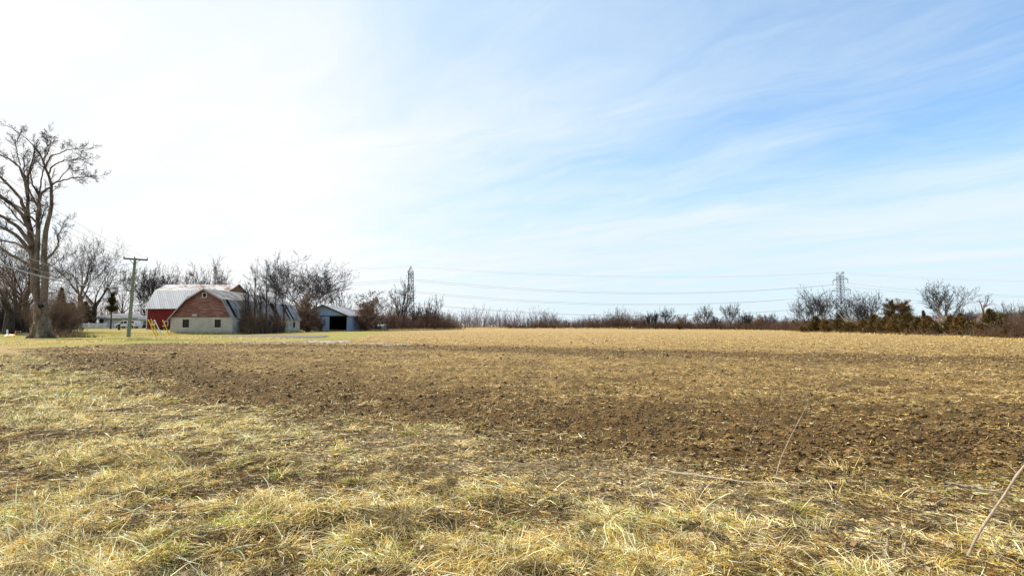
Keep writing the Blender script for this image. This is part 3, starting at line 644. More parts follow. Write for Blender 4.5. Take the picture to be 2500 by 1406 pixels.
def block_barn():
    y0, y1 = 94.0, 124.0; xl, xr = -60.15, -49.3; zt = 3.0
    r = thing('block_barn', 'low gambrel barn with pale block walls, weathered red gable and holed metal roof', 'barn', (-54.7, 109, 0))
    prof = [(xl, zt), (-57.35, 6.15), (-54.35, 8.0), (-51.05, 6.15), (xr, zt)]
    w1 = (-58.0, -56.9, 1.2, 2.62); w2 = (-52.35, -51.3, 1.2, 2.62)
    m = MB(); pierced(m, 'y', y0, y0 + .25, xl, xr, -.4, zt, [w1, w2])
    side = [(98.2, 99.2, 1.1, 2.3), (103.4, 104.6, 1.0, 2.3), (107.6, 108.6, 1.1, 2.3), (111.5, 112.5, 1.1, 2.3), (115.0, 116.2, 1.1, 2.35), (120.2, 121.2, 1.1, 2.35)]
    pierced(m, 'x', xr - .25, xr, y0 + .25, y1 - .25, -.4, zt, side)
    m.box(xl, xl + .25, y0 + .25, y1 - .25, -.4, zt); m.box(xl, xr, y1 - .25, y1, -.4, zt)
    m.build('wall', M['block'], r)
    fl = MB(); fl.box(xl + .25, xr - .25, y0 + .25, y1 - .25, 2.9, 2.98); fl.build('loft_floor', M['dark_inside'], r)
    for h in (w1, w2): window(r, 'y', y0, h[0], h[1], h[2], h[3], -1, M['dark_wood'], .07, True, sill='white_trim')
    for h in side: window(r, 'x', xr, h[0], h[1], h[2], h[3], 1, M['dark_wood'], .07, True)
    # lapped boards of the front gable
    g = MB(); z = zt + .02; rr = random.Random(3); wu = (-54.75, -53.95, 6.45, 7.35)
    while z < 7.9:
        h = .19; za, zb = z, min(z + h, 7.93); l0, r0 = span_at(prof, za); l1, r1 = span_at(prof, zb); l2, r2 = max(l0, l1) , min(r0, r1)
        segs = [(l2, r2)]
        if zb > wu[2] and za < wu[3]: segs = [(l2, wu[0]), (wu[1], r2)]
        for a, b in segs:
            cuts = [a] + sorted(rr.uniform(a, b) for _ in range(int((b - a) / 3.5))) + [b]
            for c, d in zip(cuts[:-1], cuts[1:]):
                if d - c < .05: continue
                o = rr.uniform(0, .02) + (.03 if rr.random() < .12 else 0); dz = rr.uniform(-.02, .012)
                g.add([(c, y0 - .05 - o, za + dz), (d, y0 - .05 - o, za + dz), (d, y0 + .0, zb), (c, y0 + .0, zb), (c, y0 + .03, za), (d, y0 + .03, za)],
                      [(0, 1, 2, 3), (4, 5, 1, 0), (3, 2, 5, 4)])
        z += h
    g.build('gable_boards', M['red_lap'], r)
    bk = MB(); bk.prism([(u, zz) for u, zz in prof], 'y', y1 - .12, y1); bk.build('rear_gable', M['red_lap'], r)
    bf = MB(); bf.prism([(u * .994 - .33, zz - .12) for u, zz in prof], 'y', y0 + .06, y0 + .1); bf.build('gable_backing', M['dark_inside'], r)
    window(r, 'y', y0 - .03, *wu, -1, M['white_trim'], .1, False)
    lp = MB(); lp.box(-56.35, -55.5, y0 - .12, y0 - .055, 3.15, 3.6); lp.build('loose_panel', M['trim'], r)
    # roof: sheets over purlins, some sheets gone
    ov = .45; pr = [(xl - .32, zt - .35), (-57.4, 6.2), (-54.35, 8.06), (-51.0, 6.2), (xr + .32, zt - .28)]
    pu = MB(); rf = MB(); rr = random.Random(8); ya, yb = y0 - ov, y1 + .3
    for k, ((a, za), (b, zb)) in enumerate(zip(pr[:-1], pr[1:])):
        nrm = np.array([-(zb - za), 0, b - a]); nrm = nrm / np.linalg.norm(nrm); t = nrm * .035
        for q in np.linspace(.04, .96, 5 if k in (1, 2) else 8):
            c = np.array([a + (b - a) * q, 0, za + (zb - za) * q]) - nrm * .11
            pu.bar((c[0], ya + .06, c[2]), (c[0], yb - .1, c[2]), .045, 4)
        y = ya; i = 0
        while y < yb - .05:
            yn = min(y + .95, yb); gap = False
            if k == 3: gap = (i in (1,)) or (i in (19, 20)) or i in (25,) 
            if k == 3 and i == 27: gap = True
            if k == 2 and i in (20,): gap = True
            sag = .05 * math.sin(y * .5) + rr.uniform(-.015, .02)
            if not gap:
                lo = rr.uniform(-.12, .1) if k in (0, 3) else 0.0; A = np.array([a, 0, za]); B = np.array([b, 0, zb]); d = (B - A)
                if k == 3: B = B + d / np.linalg.norm(d) * lo
                if k == 0: A = A - d / np.linalg.norm(d) * lo
                s_ = nrm * (sag * .4)
                rf.slab(A + s_ + [0, y + .005, 0], A + s_ + [0, yn - .005, 0], B + s_ + [0, yn - .005, 0], B + s_ + [0, y + .005, 0], t)
            y = yn; i += 1
    roof = rf.build('roof', M['roof_barn'], r); pu.build('purlins', M['dark_wood'], roof)
    rk = MB()
    for (a, za), (b, zb) in zip(pr[:-1], pr[1:]):
        rk.slab((a, ya - .08, za - .24), (b, ya - .08, zb - .24), (b, ya - .08, zb - .02), (a, ya - .08, za - .02), (0, .07, 0))
    rk.build('rake_board', M['trim'], roof)
    for yy, dz, wd in ((107.0, .5, 2.0), (103.2, .15, 1.2)):           # sheets that slid down
        s_ = MB(); s_.slab((xr - .1, yy, 3.2), (xr - .1, yy + wd, 3.0 - dz * .4), (xr + 1.25, yy + wd, 2.25 - dz), (xr + 1.1, yy + .3, 2.5 - dz), (.03, 0, .03)); s_.build('slipped_sheet', M['roof_barn'], roof)
block_barn()

def red_barn():
    x0, x1, y0, y1 = -76.0, -60.6, 111.0, 123.6; zb = .1; ze = 5.55
    r = thing('red_barn', 'tall dark red gambrel barn with a shiny metal roof rusted near its ridge', 'barn', (-68, 117, .6))
    ym = (y0 + y1) / 2; prof = [(y0, ze), (y0 + 2.7, 8.95), (ym, 10.45), (y1 - 2.7, 8.95), (y1, ze)]
    wins = [(-75.0, -74.2, 1.55, 2.5), (-72.3, -71.5, 1.5, 2.5)]
    m = MB(); pierced(m, 'y', y0, y0 + .2, x0, x1, 1.0, ze - .02, wins); m.box(x0, x0 + .2, y0 + .2, y1, 1.0, ze); m.box(x0 + .2, x1, y1 - .2, y1, 1.0, ze); m.box(x1 - .2, x1, y0 + .2, y1 - .2, 1.0, ze)
    m.build('wall', M['red_vert'], r)
    f = MB(); f.box(x0 - .05, x1 + .05, y0 - .05, y1 + .05, zb, .98); f.build('stone_footing', M['stone'], r)
    for xa in (x0, x1 - .2):
        g = MB(); g.prism(prof, 'x', xa + .02, xa + .18); g.build('gable_wall', M['brown_gable'], r)
    c = MB(); c.box(x0 - .06, x0 + .12, y0 - .06, y0 - .003, 1.0, ze - .1); c.build('corner_board', M['white_trim'], r)
    for h in wins: window(r, 'y', y0, *h, -1, M['white_trim'], .14, False)
    b = MB(); b.box(-74.9, -74.3, y0 - .02, y0 + .05, 1.65, 2.0); b.build('shutter_board', M['white_trim'], r)
    pr = [(y0 - .5, ze - .55), (y0 + 2.62, 9.02), (ym, 10.55), (y1 - 2.62, 9.02), (y1 + .5, ze - .55)]
    for k, nm, mt in ((0, 'lower_roof', 'roof_white'), (1, 'upper_roof', 'roof_rusty'), (2, 'upper_roof', 'roof_rusty'), (3, 'lower_roof', 'roof_white')):
        rf = MB(); (a, za), (bb, z2) = pr[k], pr[k + 1]; nrm = np.array([0, -(z2 - za), bb - a]); nrm /= np.linalg.norm(nrm)
        n = 16; xs = np.linspace(x0 - .35, x1 + .35, n + 1); rr = random.Random(k)
        for i in range(n):
            s_ = nrm * rr.uniform(-.006, .008) + nrm * (.02 * math.sin(xs[i] * .6))
            e = .004
            rf.slab(np.array([xs[i] + e, a, za]) + s_, np.array([xs[i + 1] - e, a, za]) + s_, np.array([xs[i + 1] - e, bb, z2]) + s_, np.array([xs[i] + e, bb, z2]) + s_, nrm * .04)
        rf.build(nm, M[mt], r)
    im = thing('farm_implement', 'small dark farm implement with orange parts parked beside the red barn wall', 'farm machine', (-70.6, 108.8, gz(-70.6, 108.8)))
    z = gz(-70.6, 108.8)
    a = MB(); a.box(-71.6, -69.6, 108.6, 108.75, z + .5, z + .65); a.box(-71.6, -71.45, 108.2, 109.4, z + .45, z + .6); a.box(-69.75, -69.6, 108.2, 109.4, z + .45, z + .6); a.build('frame', M['black_trim'], im)
    b = MB(); b.box(-70.95, -70.55, 108.3, 108.8, z + .66, z + .95); b.build('hopper', M['orange'], im, .08)
    for xx in (-71.2, -70.0):
        w = MB(); w.bar((xx, 108.25, z + .38), (xx, 108.45, z + .38), .38, 16); w.build('wheel', M['rubber'], im)
red_barn()

def blue_shed():
    y0, y1, xl, xr, xm = 139.0, 158.0, -56.0, -42.9, -49.3; ze, zp = 4.25, 6.95
    r = thing('pole_shed', 'blue grey metal shed with a wide black doorway and a low pitched rusty roof', 'shed', (-49.3, 148, 0))
    d = (-47.6, -43.05, -.3, 3.9)
    m = MB(); pierced(m, 'y', y0, y0 + .12, xl, xr, -.3, ze, [d]); m.prism([(xl, ze), (xm, zp - .12), (xr, ze)], 'y', y0 + .005, y0 + .12)
    m.box(xr - .12, xr, y0 + .12, y1 - .12, -.3, ze); m.box(xl, xl + .12, y0 + .12, y1 - .12, -.3, ze); m.box(xl, xr, y1 - .12, y1, -.3, ze)
    m.build('wall', M['blue_metal'], r)
    t = MB(); t.box(xl + .6, xr - .1, y0 - .22, y0 - .06, 3.95, 4.12); t.build('door_track', M['black_trim'], r)
    dr = MB()
    for xa, xb in ((-55.4, -51.9), (-51.9, -47.95)):
        dr.add([(xa + .01, y0 - .16, .05), (xb - .01, y0 - .16, .05), (xb + .25, y0 - .15, 3.94), (xa + .01, y0 - .15, 3.94), (xa + .01, y0 - .1, .05), (xb - .01, y0 - .1, .05), (xb + .25, y0 - .09, 3.94), (xa + .01, y0 - .09, 3.94)],
               [(0, 1, 2, 3), (7, 6, 5, 4), (0, 4, 5, 1), (1, 5, 6, 2), (2, 6, 7, 3), (3, 7, 4, 0)])
    dr.build('sliding_door', M['blue_metal'], r)
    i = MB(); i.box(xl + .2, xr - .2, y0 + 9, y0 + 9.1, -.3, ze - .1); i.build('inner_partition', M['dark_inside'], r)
    for (a, za), (b, zb) in (((xl - .5, ze - .2), (xm, zp)), ((xm, zp), (xr + .5, ze - .2))):
        nrm = np.array([-(zb - za), 0, b - a]); nrm /= np.linalg.norm(nrm); rf = MB(); y = y0 - .5; rr = random.Random(4)
        while y < y1 + .4:
            s_ = nrm * rr.uniform(-.01, .03); rf.slab(np.array([a, y + .004, za]) + s_, np.array([a, y + .996, za]) + s_, np.array([b, y + .996, zb]) + s_, np.array([b, y + .004, zb]) + s_, nrm * .05); y += 1.0
        o = rf.build('roof', M['roof_shed'], r)
        f = MB(); f.slab((a, y0 - .6, za - .3), (b, y0 - .6, zb - .3), (b, y0 - .6, zb + .03), (a, y0 - .6, za + .03), (0, .09, 0)); f.build('fascia', M['dark_wood'], o)
    r2 = thing('brown_shed', 'old shed with a sagging brown roof half hidden behind the blue shed', 'shed', (-48, 166, 0))
    m = MB(); m.box(-53.5, -45.3, 161.2, 172, -.3, 3.6); m.build('wall', M['dark_wood'], r2)
    m = MB(); m.prism([(160.6, 3.55), (166.6, 6.5), (172.6, 3.55), (172.5, 3.4), (166.6, 6.35), (160.7, 3.4)], 'x', -54, -44.6); m.build('roof', M['brown_roof'], r2)
    tk = thing('storage_tank', 'pale blue tank lying in the brush at the hedgerow foot', 'tank', (-38.0, 155, 0))
    m = MB(); m.bar((-39.1, 155.6, 1.05), (-36.7, 154.6, 1.05), .85, 18); m.build('tank_shell', M['tank'], tk, .15)
    for q in (-38.5, -37.3):
        m = MB(); m.box(q - .12, q + .12, 154.5, 155.7, -.1, .35); m.build('cradle', M['dark_wood'], tk)
blue_shed()

def house():
    x0, x1, y0, y1 = -101.5, -93.6, 134, 143; b = gz(-95, 134); ze = 3.42
    r = thing('ranch_house', 'white single storey house with a grey hipped roof and open porch', 'house', (-98, 138, b))
    m = MB(); pierced(m, 'y', y0, y0 + .2, -102.6, x1, b - .3, ze, [(-95.8, -95.0, b + 1.0, b + 2.0)]); m.box(-102.6, -102.4, y0 + .2, y1, b - .3, ze); m.box(-102.4, x1, y1 - .2, y1, b - .3, ze); m.box(x1 - .2, x1, y0 + .2, y1 - .2, b - .3, ze)
    m.build('wall', M['house_wall'], r)
    window(r, 'y', y0, -95.8, -95.0, b + 1.0, b + 2.0, -1, M['white_paint'], .08, True)
    p = MB(); p.box(-105.0, -102.62, y0 + 1.5, y0 + 1.7, b - .3, ze); p.build('porch_wall', M['dark_wood'], r)
    for q in (-105.1, -103.4):
        p = MB(); p.box(q, q + .16, y0 - .6, y0 - .44, b - .2, ze); p.build('porch_post', M['white_paint'], r)
    A, Bx = -105.4, -92.4; f, k = y0 - 1.0, y1 + .8; zr = ze + 1.25; m = MB()
    m.add([(A, f, ze), (Bx, f, ze), (Bx, k, ze), (A, k, ze), (-102.4, (f + k) / 2, zr), (-100.2, (f + k) / 2, zr)], [(0, 1, 5, 4), (1, 2, 5), (2, 3, 4, 5), (3, 0, 4), (3, 2, 1, 0)])
    rf = m.build('roof', M['shingle'], r)
    m = MB(); m.box(-92.2, -91.9, f + 3.2, f + 3.5, ze + .4, ze + 1.5); m.build('vent_pipe', M['trim'], rf)
    m = MB(); m.box(A - .03, Bx + .03, f - .06, f - .005, ze - .2, ze + .02); m.build('gutter', M['trim'], rf)
    b2 = gz(-88, 131)
    g = thing('garage', 'small white garage with a grey roof and a dark two pane window', 'garage', (-88.5, 131, b2))
    m = MB(); pierced(m, 'y', 130, 130.2, -90.9, -86.2, b2 - .3, b2 + 2.2, [(-89.9, -89.0, b2 + .95, b2 + 1.8)]); m.box(-90.9, -90.7, 130.2, 135, b2 - .3, b2 + 2.2); m.box(-86.4, -86.2, 130.2, 135, b2 - .3, b2 + 2.2); m.box(-90.7, -86.4, 134.8, 135, b2 - .3, b2 + 2.2); m.build('wall', M['house_wall'], g)
    window(g, 'y', 130, -89.9, -89.0, b2 + .95, b2 + 1.8, -1, M['white_paint'], .06, True)
    m = MB(); m.prism([(129.5, b2 + 2.15), (132.5, b2 + 3.1), (135.5, b2 + 2.15)], 'x', -91.3, -85.9); m.build('roof', M['shingle'], g)
house()

def vinyl_fence():
    z = gz(-101, 127); r = thing('picket_fence', 'low white picket fence in front of the white house', 'fence', (-101, 126, z))
    n = 5; xs = np.linspace(-104.0, -95.8, n); y = 126.0
    for i, q in enumerate(xs):
        m = MB(); m.box(q - .08, q + .08, y - .08, y + .08, z - .3, z + 1.3); m.add([(q - .1, y - .1, z + 1.303), (q + .1, y - .1, z + 1.303), (q + .1, y + .1, z + 1.303), (q - .1, y + .1, z + 1.303), (q, y, z + 1.42)], [(0, 1, 4), (1, 2, 4), (2, 3, 4), (3, 0, 4), (3, 2, 1, 0)]); m.build('post', M['white_paint'], r)
    m = MB()
    for a, b in zip(xs[:-1], xs[1:]):
        m.box(a + .085, b - .085, y - .03, y + .03, z + .18, z + .3); m.box(a + .085, b - .085, y - .03, y + .03, z + 1.0, z + 1.1)
        for q in np.arange(a + .16, b - .1, .17): m.box(q, q + .12, y - .055, y - .033, z + .1, z + 1.2)
    m.build('pickets', M['white_paint'], r)
vinyl_fence()

def suv():
    z = gz(-91, 124) + .0; y0, y1 = 123.3, 125.1; xa = -92.0; L = 5.1
    r = thing('parked_truck', 'white pickup with a matching cap over its bed, parked facing left', 'pickup truck', (xa + L / 2, 124.2, z))
    pt = [(0, .42), (.02, .85), (.25, 1.02), (1.15, 1.10), (1.75, 1.72), (2.1, 1.82), (4.8, 1.80), (5.05, 1.15), (5.1, .5), (4.75, .36), (.5, .36)]
    m = MB(); m.prism([(xa + u, z + v) for u, v in pt], 'y', y0, y1); body = m.build('body', M['car_white'], r, .06)
    for a, b, zl, zh in ((1.45, 2.15, 1.14, 1.66), (2.3, 3.0, 1.14, 1.68), (3.2, 4.6, 1.22, 1.66)):
        m = MB(); m.add([(xa + a + (0.0 if a > 2 else .0), y0 - .015, z + zl), (xa + b, y0 - .015, z + zl), (xa + b, y0 - .015, z + zh), (xa + a + (.42 if a < 2 else 0), y0 - .015, z + zh)], [(0, 1, 2, 3)]); m.build('side_window', M['dark_glass'], r)
    m = MB(); m.add([(xa + 1.15, y0 + .15, z + 1.17), (xa + 1.15, y1 - .15, z + 1.17), (xa + 1.66, y1 - .2, z + 1.7), (xa + 1.66, y0 + .2, z + 1.7)], [(0, 1, 2, 3)]); m.build('windscreen', M['dark_glass'], r)
    for q in (1.0, 4.0):
        for yy in (y0 - .03, y1 - .19):
            w = MB(); w.bar((xa + q, yy, z + .36), (xa + q, yy + .22, z + .36), .37, 20); wh = w.build('wheel', M['rubber'], r)
            w = MB(); w.bar((xa + q, yy - .012, z + .36), (xa + q, yy + .232, z + .36), .22, 14); w.build('rim', M['alloy'], wh)
        a = MB(); a.bar((xa + q, y0 - .004, z + .40), (xa + q, y0 + .05, z + .40), .46, 20); a.build('wheel_arch', M['black_trim'], r)
    b = MB(); b.box(xa - .1, xa + .2, y0 + .02, y1 - .02, z + .4, z + .6); b.build('bumper', M['black_trim'], r)
    b = MB(); b.box(xa - .01, xa + .2, y0 - .01, y0 + .25, z + .7, z + .86); b.build('headlight', M['lamp_clear'], r)
    b = MB(); b.box(xa + .4, xa + 4.7, y0 - .006, y0 + .02, z + .36, z + .46); b.build('sill_trim', M['black_trim'], r)
    b = MB(); b.box(xa + 5.0, xa + 5.1, y0 - .012, y0 + .15, z + .85, z + 1.1); b.build('tail_lamp', M['lamp_red'], r)
    b = MB(); b.box(xa + 1.9, xa + 2.02, y0 - .2, y0 - .02, z + 1.1, z + 1.28); b.build('wing_mirror', M['black_trim'], r)
    c = thing('garden_cart', 'small dark cart standing at the garage corner', 'cart', (-86.6, 126.5, z))
    m = MB(); m.box(-87.2, -86.2, 126.1, 126.9, z + .45, z + .95); m.build('cart_box', M['black_trim'], c)
    for q in (-87.0, -86.4):
        m = MB(); m.bar((q, 126.0, z + .3), (q, 126.1, z + .3), .3, 14); m.build('wheel', M['rubber'], c)
    m = MB(); m.bar((-86.2, 126.5, z + .6), (-85.5, 126.5, z + 1.0), .03); m.build('handle', M['black_trim'], c)
suv()

# ------------------------------------------------------------------ roadside poles, guards, wires
def utility_pole():
    b = at(313, 822, 74.0); z = 0.0; top = at(330, 630, 74.0); r = thing('utility_pole', 'greenish weathered timber utility pole with one crossarm', 'utility pole', (b[0], 74, z))
    m = MB(); m.bar((b[0], 74, -.4), (top[0], 74, top[2]), .25, 14, .16); m.build('pole', M['pole_wood'], r, smooth=False)
    a = at(302, 631, 73.6); c = at(361, 635, 74.6)
    m = MB(); d = (c - a); m.slab(a + [0, 0, -.12], c + [0, 0, -.12], c + [0, 0, .10], a + [0, 0, .10], (.03, -.12, 0)); arm = m.build('crossarm', M['arm_wood'], r)
    for q in (.02, .45, .98):
        p = a + d * q; m = MB(); m.bar(p + [0, -.05, .1], p + [0, -.05, .36], .07, 8, .05); m.build('insulator', M['insul'], arm)
    t0 = np.array([top[0] - .02, 73.8, top[2] - .95])
    for q in (.28, .72):
        m = MB(); m.bar(t0, a + d * q + [0, -.14, -.08], .04, 5); m.build('brace', M['arm_wood'], arm)
    ends = [a + [0, 0, .3], a + d * .45 + [0, 0, .3], c + [0, 0, .3]]
    far = np.array([-22., 13., 0])
    labs = ['thin overhead wire from the outer arm end climbing over the big tree', 'thin overhead wire from beside the pole top', 'thin overhead wire from the near arm end']
    for i, e in enumerate(ends):
        q = far + [(i - 1) * .8, 0, 11.2]; pts = []
        for s_ in np.linspace(0, 1, 28): pts.append(e * (1 - s_) + q * s_ - np.array([0, 0, 1.0 * 4 * s_ * (1 - s_)]))
        m = MB().path(pts, .012, 4); tag(m.build('overhead_wire', M['wire']), labs[i], 'wire', 'wires on the roadside pole')
    for i, (h0, h1, sag, rad_, lb) in enumerate(((7.15, 6.9, 1.7, .05, 'thick silvery cable bundle sagging across the big tree trunk'), (7.6, 8.4, 1.7, .016, 'slim service cable just above the thick cable bundle'), (7.4, 7.6, 1.8, .016, 'slim dark cable close under the slim service cable'))):
        e = np.array([b[0] + .25, 73.8, h0]); q = far + [0, 0, h1]; pts = [e * (1 - s_) + q * s_ - np.array([0, 0, sag * 4 * s_ * (1 - s_)]) for s_ in np.linspace(0, 1, 30)]
        tag(MB().path(pts, rad_, 5).build('overhead_cable', M['cable']), lb, 'cable', 'cables on the roadside pole')
    pt = np.array([top[0], 74, top[2] - 1.0])
    for i, (p0, p1, D, mt, lb) in enumerate((((381, 819), (362.5, 781), 79, 'yellow', 'leftmost of the yellow guy wire guards leaning by the red barn'), ((386.5, 815.5), (369, 779.5), 82, 'yellow', 'middle yellow guy wire guard, right beside the white one'),
                                             ((396, 815), (377, 781), 84, 'white_plastic', 'white guy wire guard leaning between yellow ones'), ((413.5, 813), (397.5, 782), 88, 'yellow', 'yellow guy wire guard close to the block barn corner'))):
        a = at(*p0, D); a[2] = max(gz(a[0], a[1]) - .1, a[2] - .3); c = at(*p1, D - 1.2)
        g = thing('guy_wire', lb, 'guy wire', (a[0], a[1], a[2]), 'guy wires beside the utility pole')
        MB().bar(a, c, .075, 8).build('guard', M[mt], g)
        MB().bar(c, np.array([top[0], 74, top[2] - .6 - .5 * i]), .004, 4).build('strand', M['wire'], g)
        d = (c - a) / np.linalg.norm(c - a); MB().bar(a - d * .2, a - d * .01, .03, 6).build('anchor_rod', M['steel'], g)
utility_pole()

def small_posts():
    p = at(290.5, 806, 108); z = gz(p[0], 108); r = thing('mailbox_post', 'dark timber post standing on the lawn before the white pickup', 'post', (p[0], 108, z))
    m = MB(); m.box(p[0] - .13, p[0] + .13, 107.85, 108.15, z - .2, z + 1.25); m.build('post', M['dark_wood'], r)
    m = MB(); m.add([(p[0] - .21, 107.76, z + 1.253), (p[0] + .21, 107.76, z + 1.253), (p[0] + .21, 108.24, z + 1.253), (p[0] - .21, 108.24, z + 1.253), (p[0], 108, z + 1.4)], [(0, 1, 4), (1, 2, 4), (2, 3, 4), (3, 0, 4), (3, 2, 1, 0)]); m.build('cap', M['black_trim'], r)
    b = at(18, 817, 76.); z = gz(b[0], b[1])
    r = thing('toppled_barrier', 'toppled orange road barrier with a white upright leaning from it', 'barrier', (b[0], b[1], z))
    m = MB(); m.slab((b[0] - .12, b[1], z + .05), (b[0] + .14, b[1] - .05, z + .05), (b[0] - .08, b[1] + .1, z + .95), (b[0] - .34, b[1] + .15, z + .98), (.02, .05, 0)); m.build('upright', M['white_plastic'], r)
    m = MB(); m.slab((b[0] + .05, b[1] - .3, z + .06), (b[0] + .95, b[1] - .2, z + .05), (b[0] + .85, b[1] + .3, z + .22), (b[0] + .1, b[1] + .25, z + .3), (0, .02, .05)); m.build('board', M['orange'], r)
    m = MB(); m.slab((b[0] - .15, b[1] - .3, z + .06), (b[0] + .04, b[1] - .3, z + .06), (b[0] + .04, b[1] + .05, z + .26), (b[0] - .16, b[1] + .05, z + .28), (0, .02, .05)); m.build('foot', M['white_plastic'], r)
    p = at(38, 812, 84.); z = gz(p[0], p[1]); r = thing('traffic_cone', 'faded orange traffic cone on the grass by the road', 'traffic cone', (p[0], p[1], z))
    MB().bar((p[0], p[1], z + .04), (p[0], p[1], z + .72), .16, 14, .03).build('cone', M['orange'], r)
    MB().box(p[0] - .2, p[0] + .2, p[1] - .2, p[1] + .2, z - .02, z + .037).build('base', M['black_trim'], r)
    MB().bar((p[0], p[1], z + .36), (p[0], p[1], z + .5), .098, 14, .068).build('band', M['white_plastic'], r)
    p = at(1920, 790, 205.); r = thing('distant_pole', 'small bare utility pole among the conifers far along the field edge', 'utility pole', (p[0], 205, 0))
    MB().bar((p[0], 205, -.3), (p[0], 205, 4.4), .17, 8, .12).build('pole', M['arm_wood'], r); MB().box(p[0] - .8, p[0] + .8, 204.8, 204.95, 4.05, 4.22).build('crossarm', M['arm_wood'], r)
small_posts()

# ------------------------------------------------------------------ transmission line
T1 = np.array([-59.5, 312., 0]); T2 = np.array([214., 346., 0]); LD = (T2 - T1) / np.linalg.norm(T2 - T1); AD = np.array([-LD[1], LD[0], 0])
def tower(P, label, top):
    r = thing('transmission_tower', label, 'pylon', P, 'lattice towers of the power line')
    H = top; k = H / 36.
    def hw(z): return np.interp(z / k, [0, 15, 22, 32, 36], [2.9, 1.9, 1.5, 1.35, 1.2])
    lv = np.array([0, 5, 9.5, 13, 16, 18.7, 21, 23.2, 25.4, 27.5, 29.6, 31.6, 33.2]) * k
    def c(z, i): s_ = [(1, 1), (1, -1), (-1, -1), (-1, 1)][i % 4]; return P + LD * s_[0] * hw(z) + AD * s_[1] * hw(z) + np.array([0, 0, z])
    for i in range(4):
        m = MB()
        for a, b in zip(lv[:-1], lv[1:]): m.bar(c(a, i), c(b, i), .15, 4)
        m.build('leg', M['steel'], r)
    m = MB()
    for j, (a, b) in enumerate(zip(lv[:-1], lv[1:])):
        for i in range(4):
            m.bar(c(a, i), c(b, i + 1), .062, 4); m.bar(c(a, i + 1), c(b, i), .062, 4); m.bar(c(b, i), c(b, i + 1), .075, 4)
    m.build('lattice', M['steel'], r)
    z = 33.2 * k; m = MB()                                             # flared earth-wire head
    for s_ in (1, -1):
        t = P + AD * s_ * 3.6 + np.array([0, 0, 36 * k])
        for i in range(4): m.bar(c(z, i), t, .09, 4)
        t2 = P + AD * s_ * 1.3 + np.array([0, 0, 35.4 * k]); m.bar(t, t2, .08, 4); m.bar(t2, P + np.array([0, 0, z]), .07, 4)
    m.bar(P + AD * 3.6 + [0, 0, 36 * k], P - AD * 3.6 + [0, 0, 36 * k], .07, 4); m.build('earth_wire_peak', M['steel'], r)
    att = [P + AD * s_ * 3.6 + np.array([0, 0, 36 * k]) for s_ in (1, -1)]
    for za, la in ((31.2, 6.6), (24.2, 8.6), (17.4, 7.0)):
        za *= k
        for s_ in (1, -1):
            t = P + AD * s_ * la + np.array([0, 0, za]); m = MB()
            for e in (1, -1): m.bar(P + AD * s_ * hw(za) + LD * e * hw(za) + [0, 0, za], t, .11, 4); m.bar(P + AD * s_ * hw(za) + LD * e * hw(za) + [0, 0, za + 2.2 * k], t, .085, 4)
            arm = m.build('crossarm', M['steel'], r)
            e = t - np.array([0, 0, 2.9 * k]); MB().bar(t, e, .15, 6).build('insulator_string', M['insul'], arm); att.append(e)
    return att
a1 = tower(T1, 'narrow looking lattice power tower rising out of the left hedgerow trees', 36.0)
a2 = tower(T2, 'lattice power tower with spread crossarms behind bare trees at the right', 36.0)
names = ['earth wire, far side, at the towers top', 'earth wire, near side, at the towers top', 'upper conductor, far side', 'upper conductor, near side', 'middle conductor, far side', 'middle conductor, near side', 'lowest conductor, far side', 'lowest conductor, near side']
for i, nm in enumerate(names):
    span = T2 - T1; pts = []
    p = [a1[i] - span, a1[i], a2[i], a2[i] + span]
    for a, b in zip(p[:-1], p[1:]):
        sag = 4.5 if i < 2 else 7.0
        for s_ in np.linspace(0, 1, 26)[:-1]: pts.append(a * (1 - s_) + b * s_ - np.array([0, 0, sag * 4 * s_ * (1 - s_)]))
    pts.append(p[-1])
    tag(MB().path(pts, .022 if i < 2 else .05, 4).build('power_line', M['wire']), nm + ' of the power line over the field', 'power line', 'lines strung between the lattice towers')

# ------------------------------------------------------------------ trees
def nrm(v): return v / (np.linalg.norm(v, axis=-1, keepdims=True) + 1e-9)
def tubes(P, Rr, n=3):
    """P (N,k,3), Rr (N,k) -> verts, quads"""
    N, k, _ = P.shape
    T = np.empty_like(P); T[:, 1:-1] = P[:, 2:] - P[:, :-2]; T[:, 0] = P[:, 1] - P[:, 0]; T[:, -1] = P[:, -1] - P[:, -2]; T = nrm(T)
    mean = nrm(P[:, -1] - P[:, 0]); ref = np.where(np.abs(mean[:, 2:3]) < .8, np.array([[0, 0, 1.]]), np.array([[1., 0.2, 0]]))
    a = nrm(np.cross(T, ref[:, None, :])); b = np.cross(T, a)
    th = np.arange(n) * 2 * math.pi / n
    V = P[:, :, None, :] + Rr[:, :, None, None] * (np.cos(th)[None, None, :, None] * a[:, :, None, :] + np.sin(th)[None, None, :, None] * b[:, :, None, :])
    i = np.arange(k - 1)[:, None]; j = np.arange(n)[None]; j2 = (j + 1) % n
    f = np.stack([i * n + j, i * n + j2, (i + 1) * n + j2, (i + 1) * n + j], -1).reshape(-1, 4)
    F_ = f[None] + (np.arange(N) * k * n)[:, None, None]
    return V.reshape(-1, 3), F_.reshape(-1, 4)
def merge(parts):
    Vs, Fs, b = [], [], 0
    for V, f in parts: Vs.append(V); Fs.append(f + b); b += len(V)
    return np.vstack(Vs), np.vstack(Fs)
def resample(pts, k):
    pts = np.array(pts, float); d = np.concatenate([[0], np.cumsum(np.linalg.norm(np.diff(pts[:, :3], axis=0), axis=1))])
    t = np.linspace(0, d[-1], k); return np.stack([np.interp(t, d, pts[:, i]) for i in range(pts.shape[1])], 1)
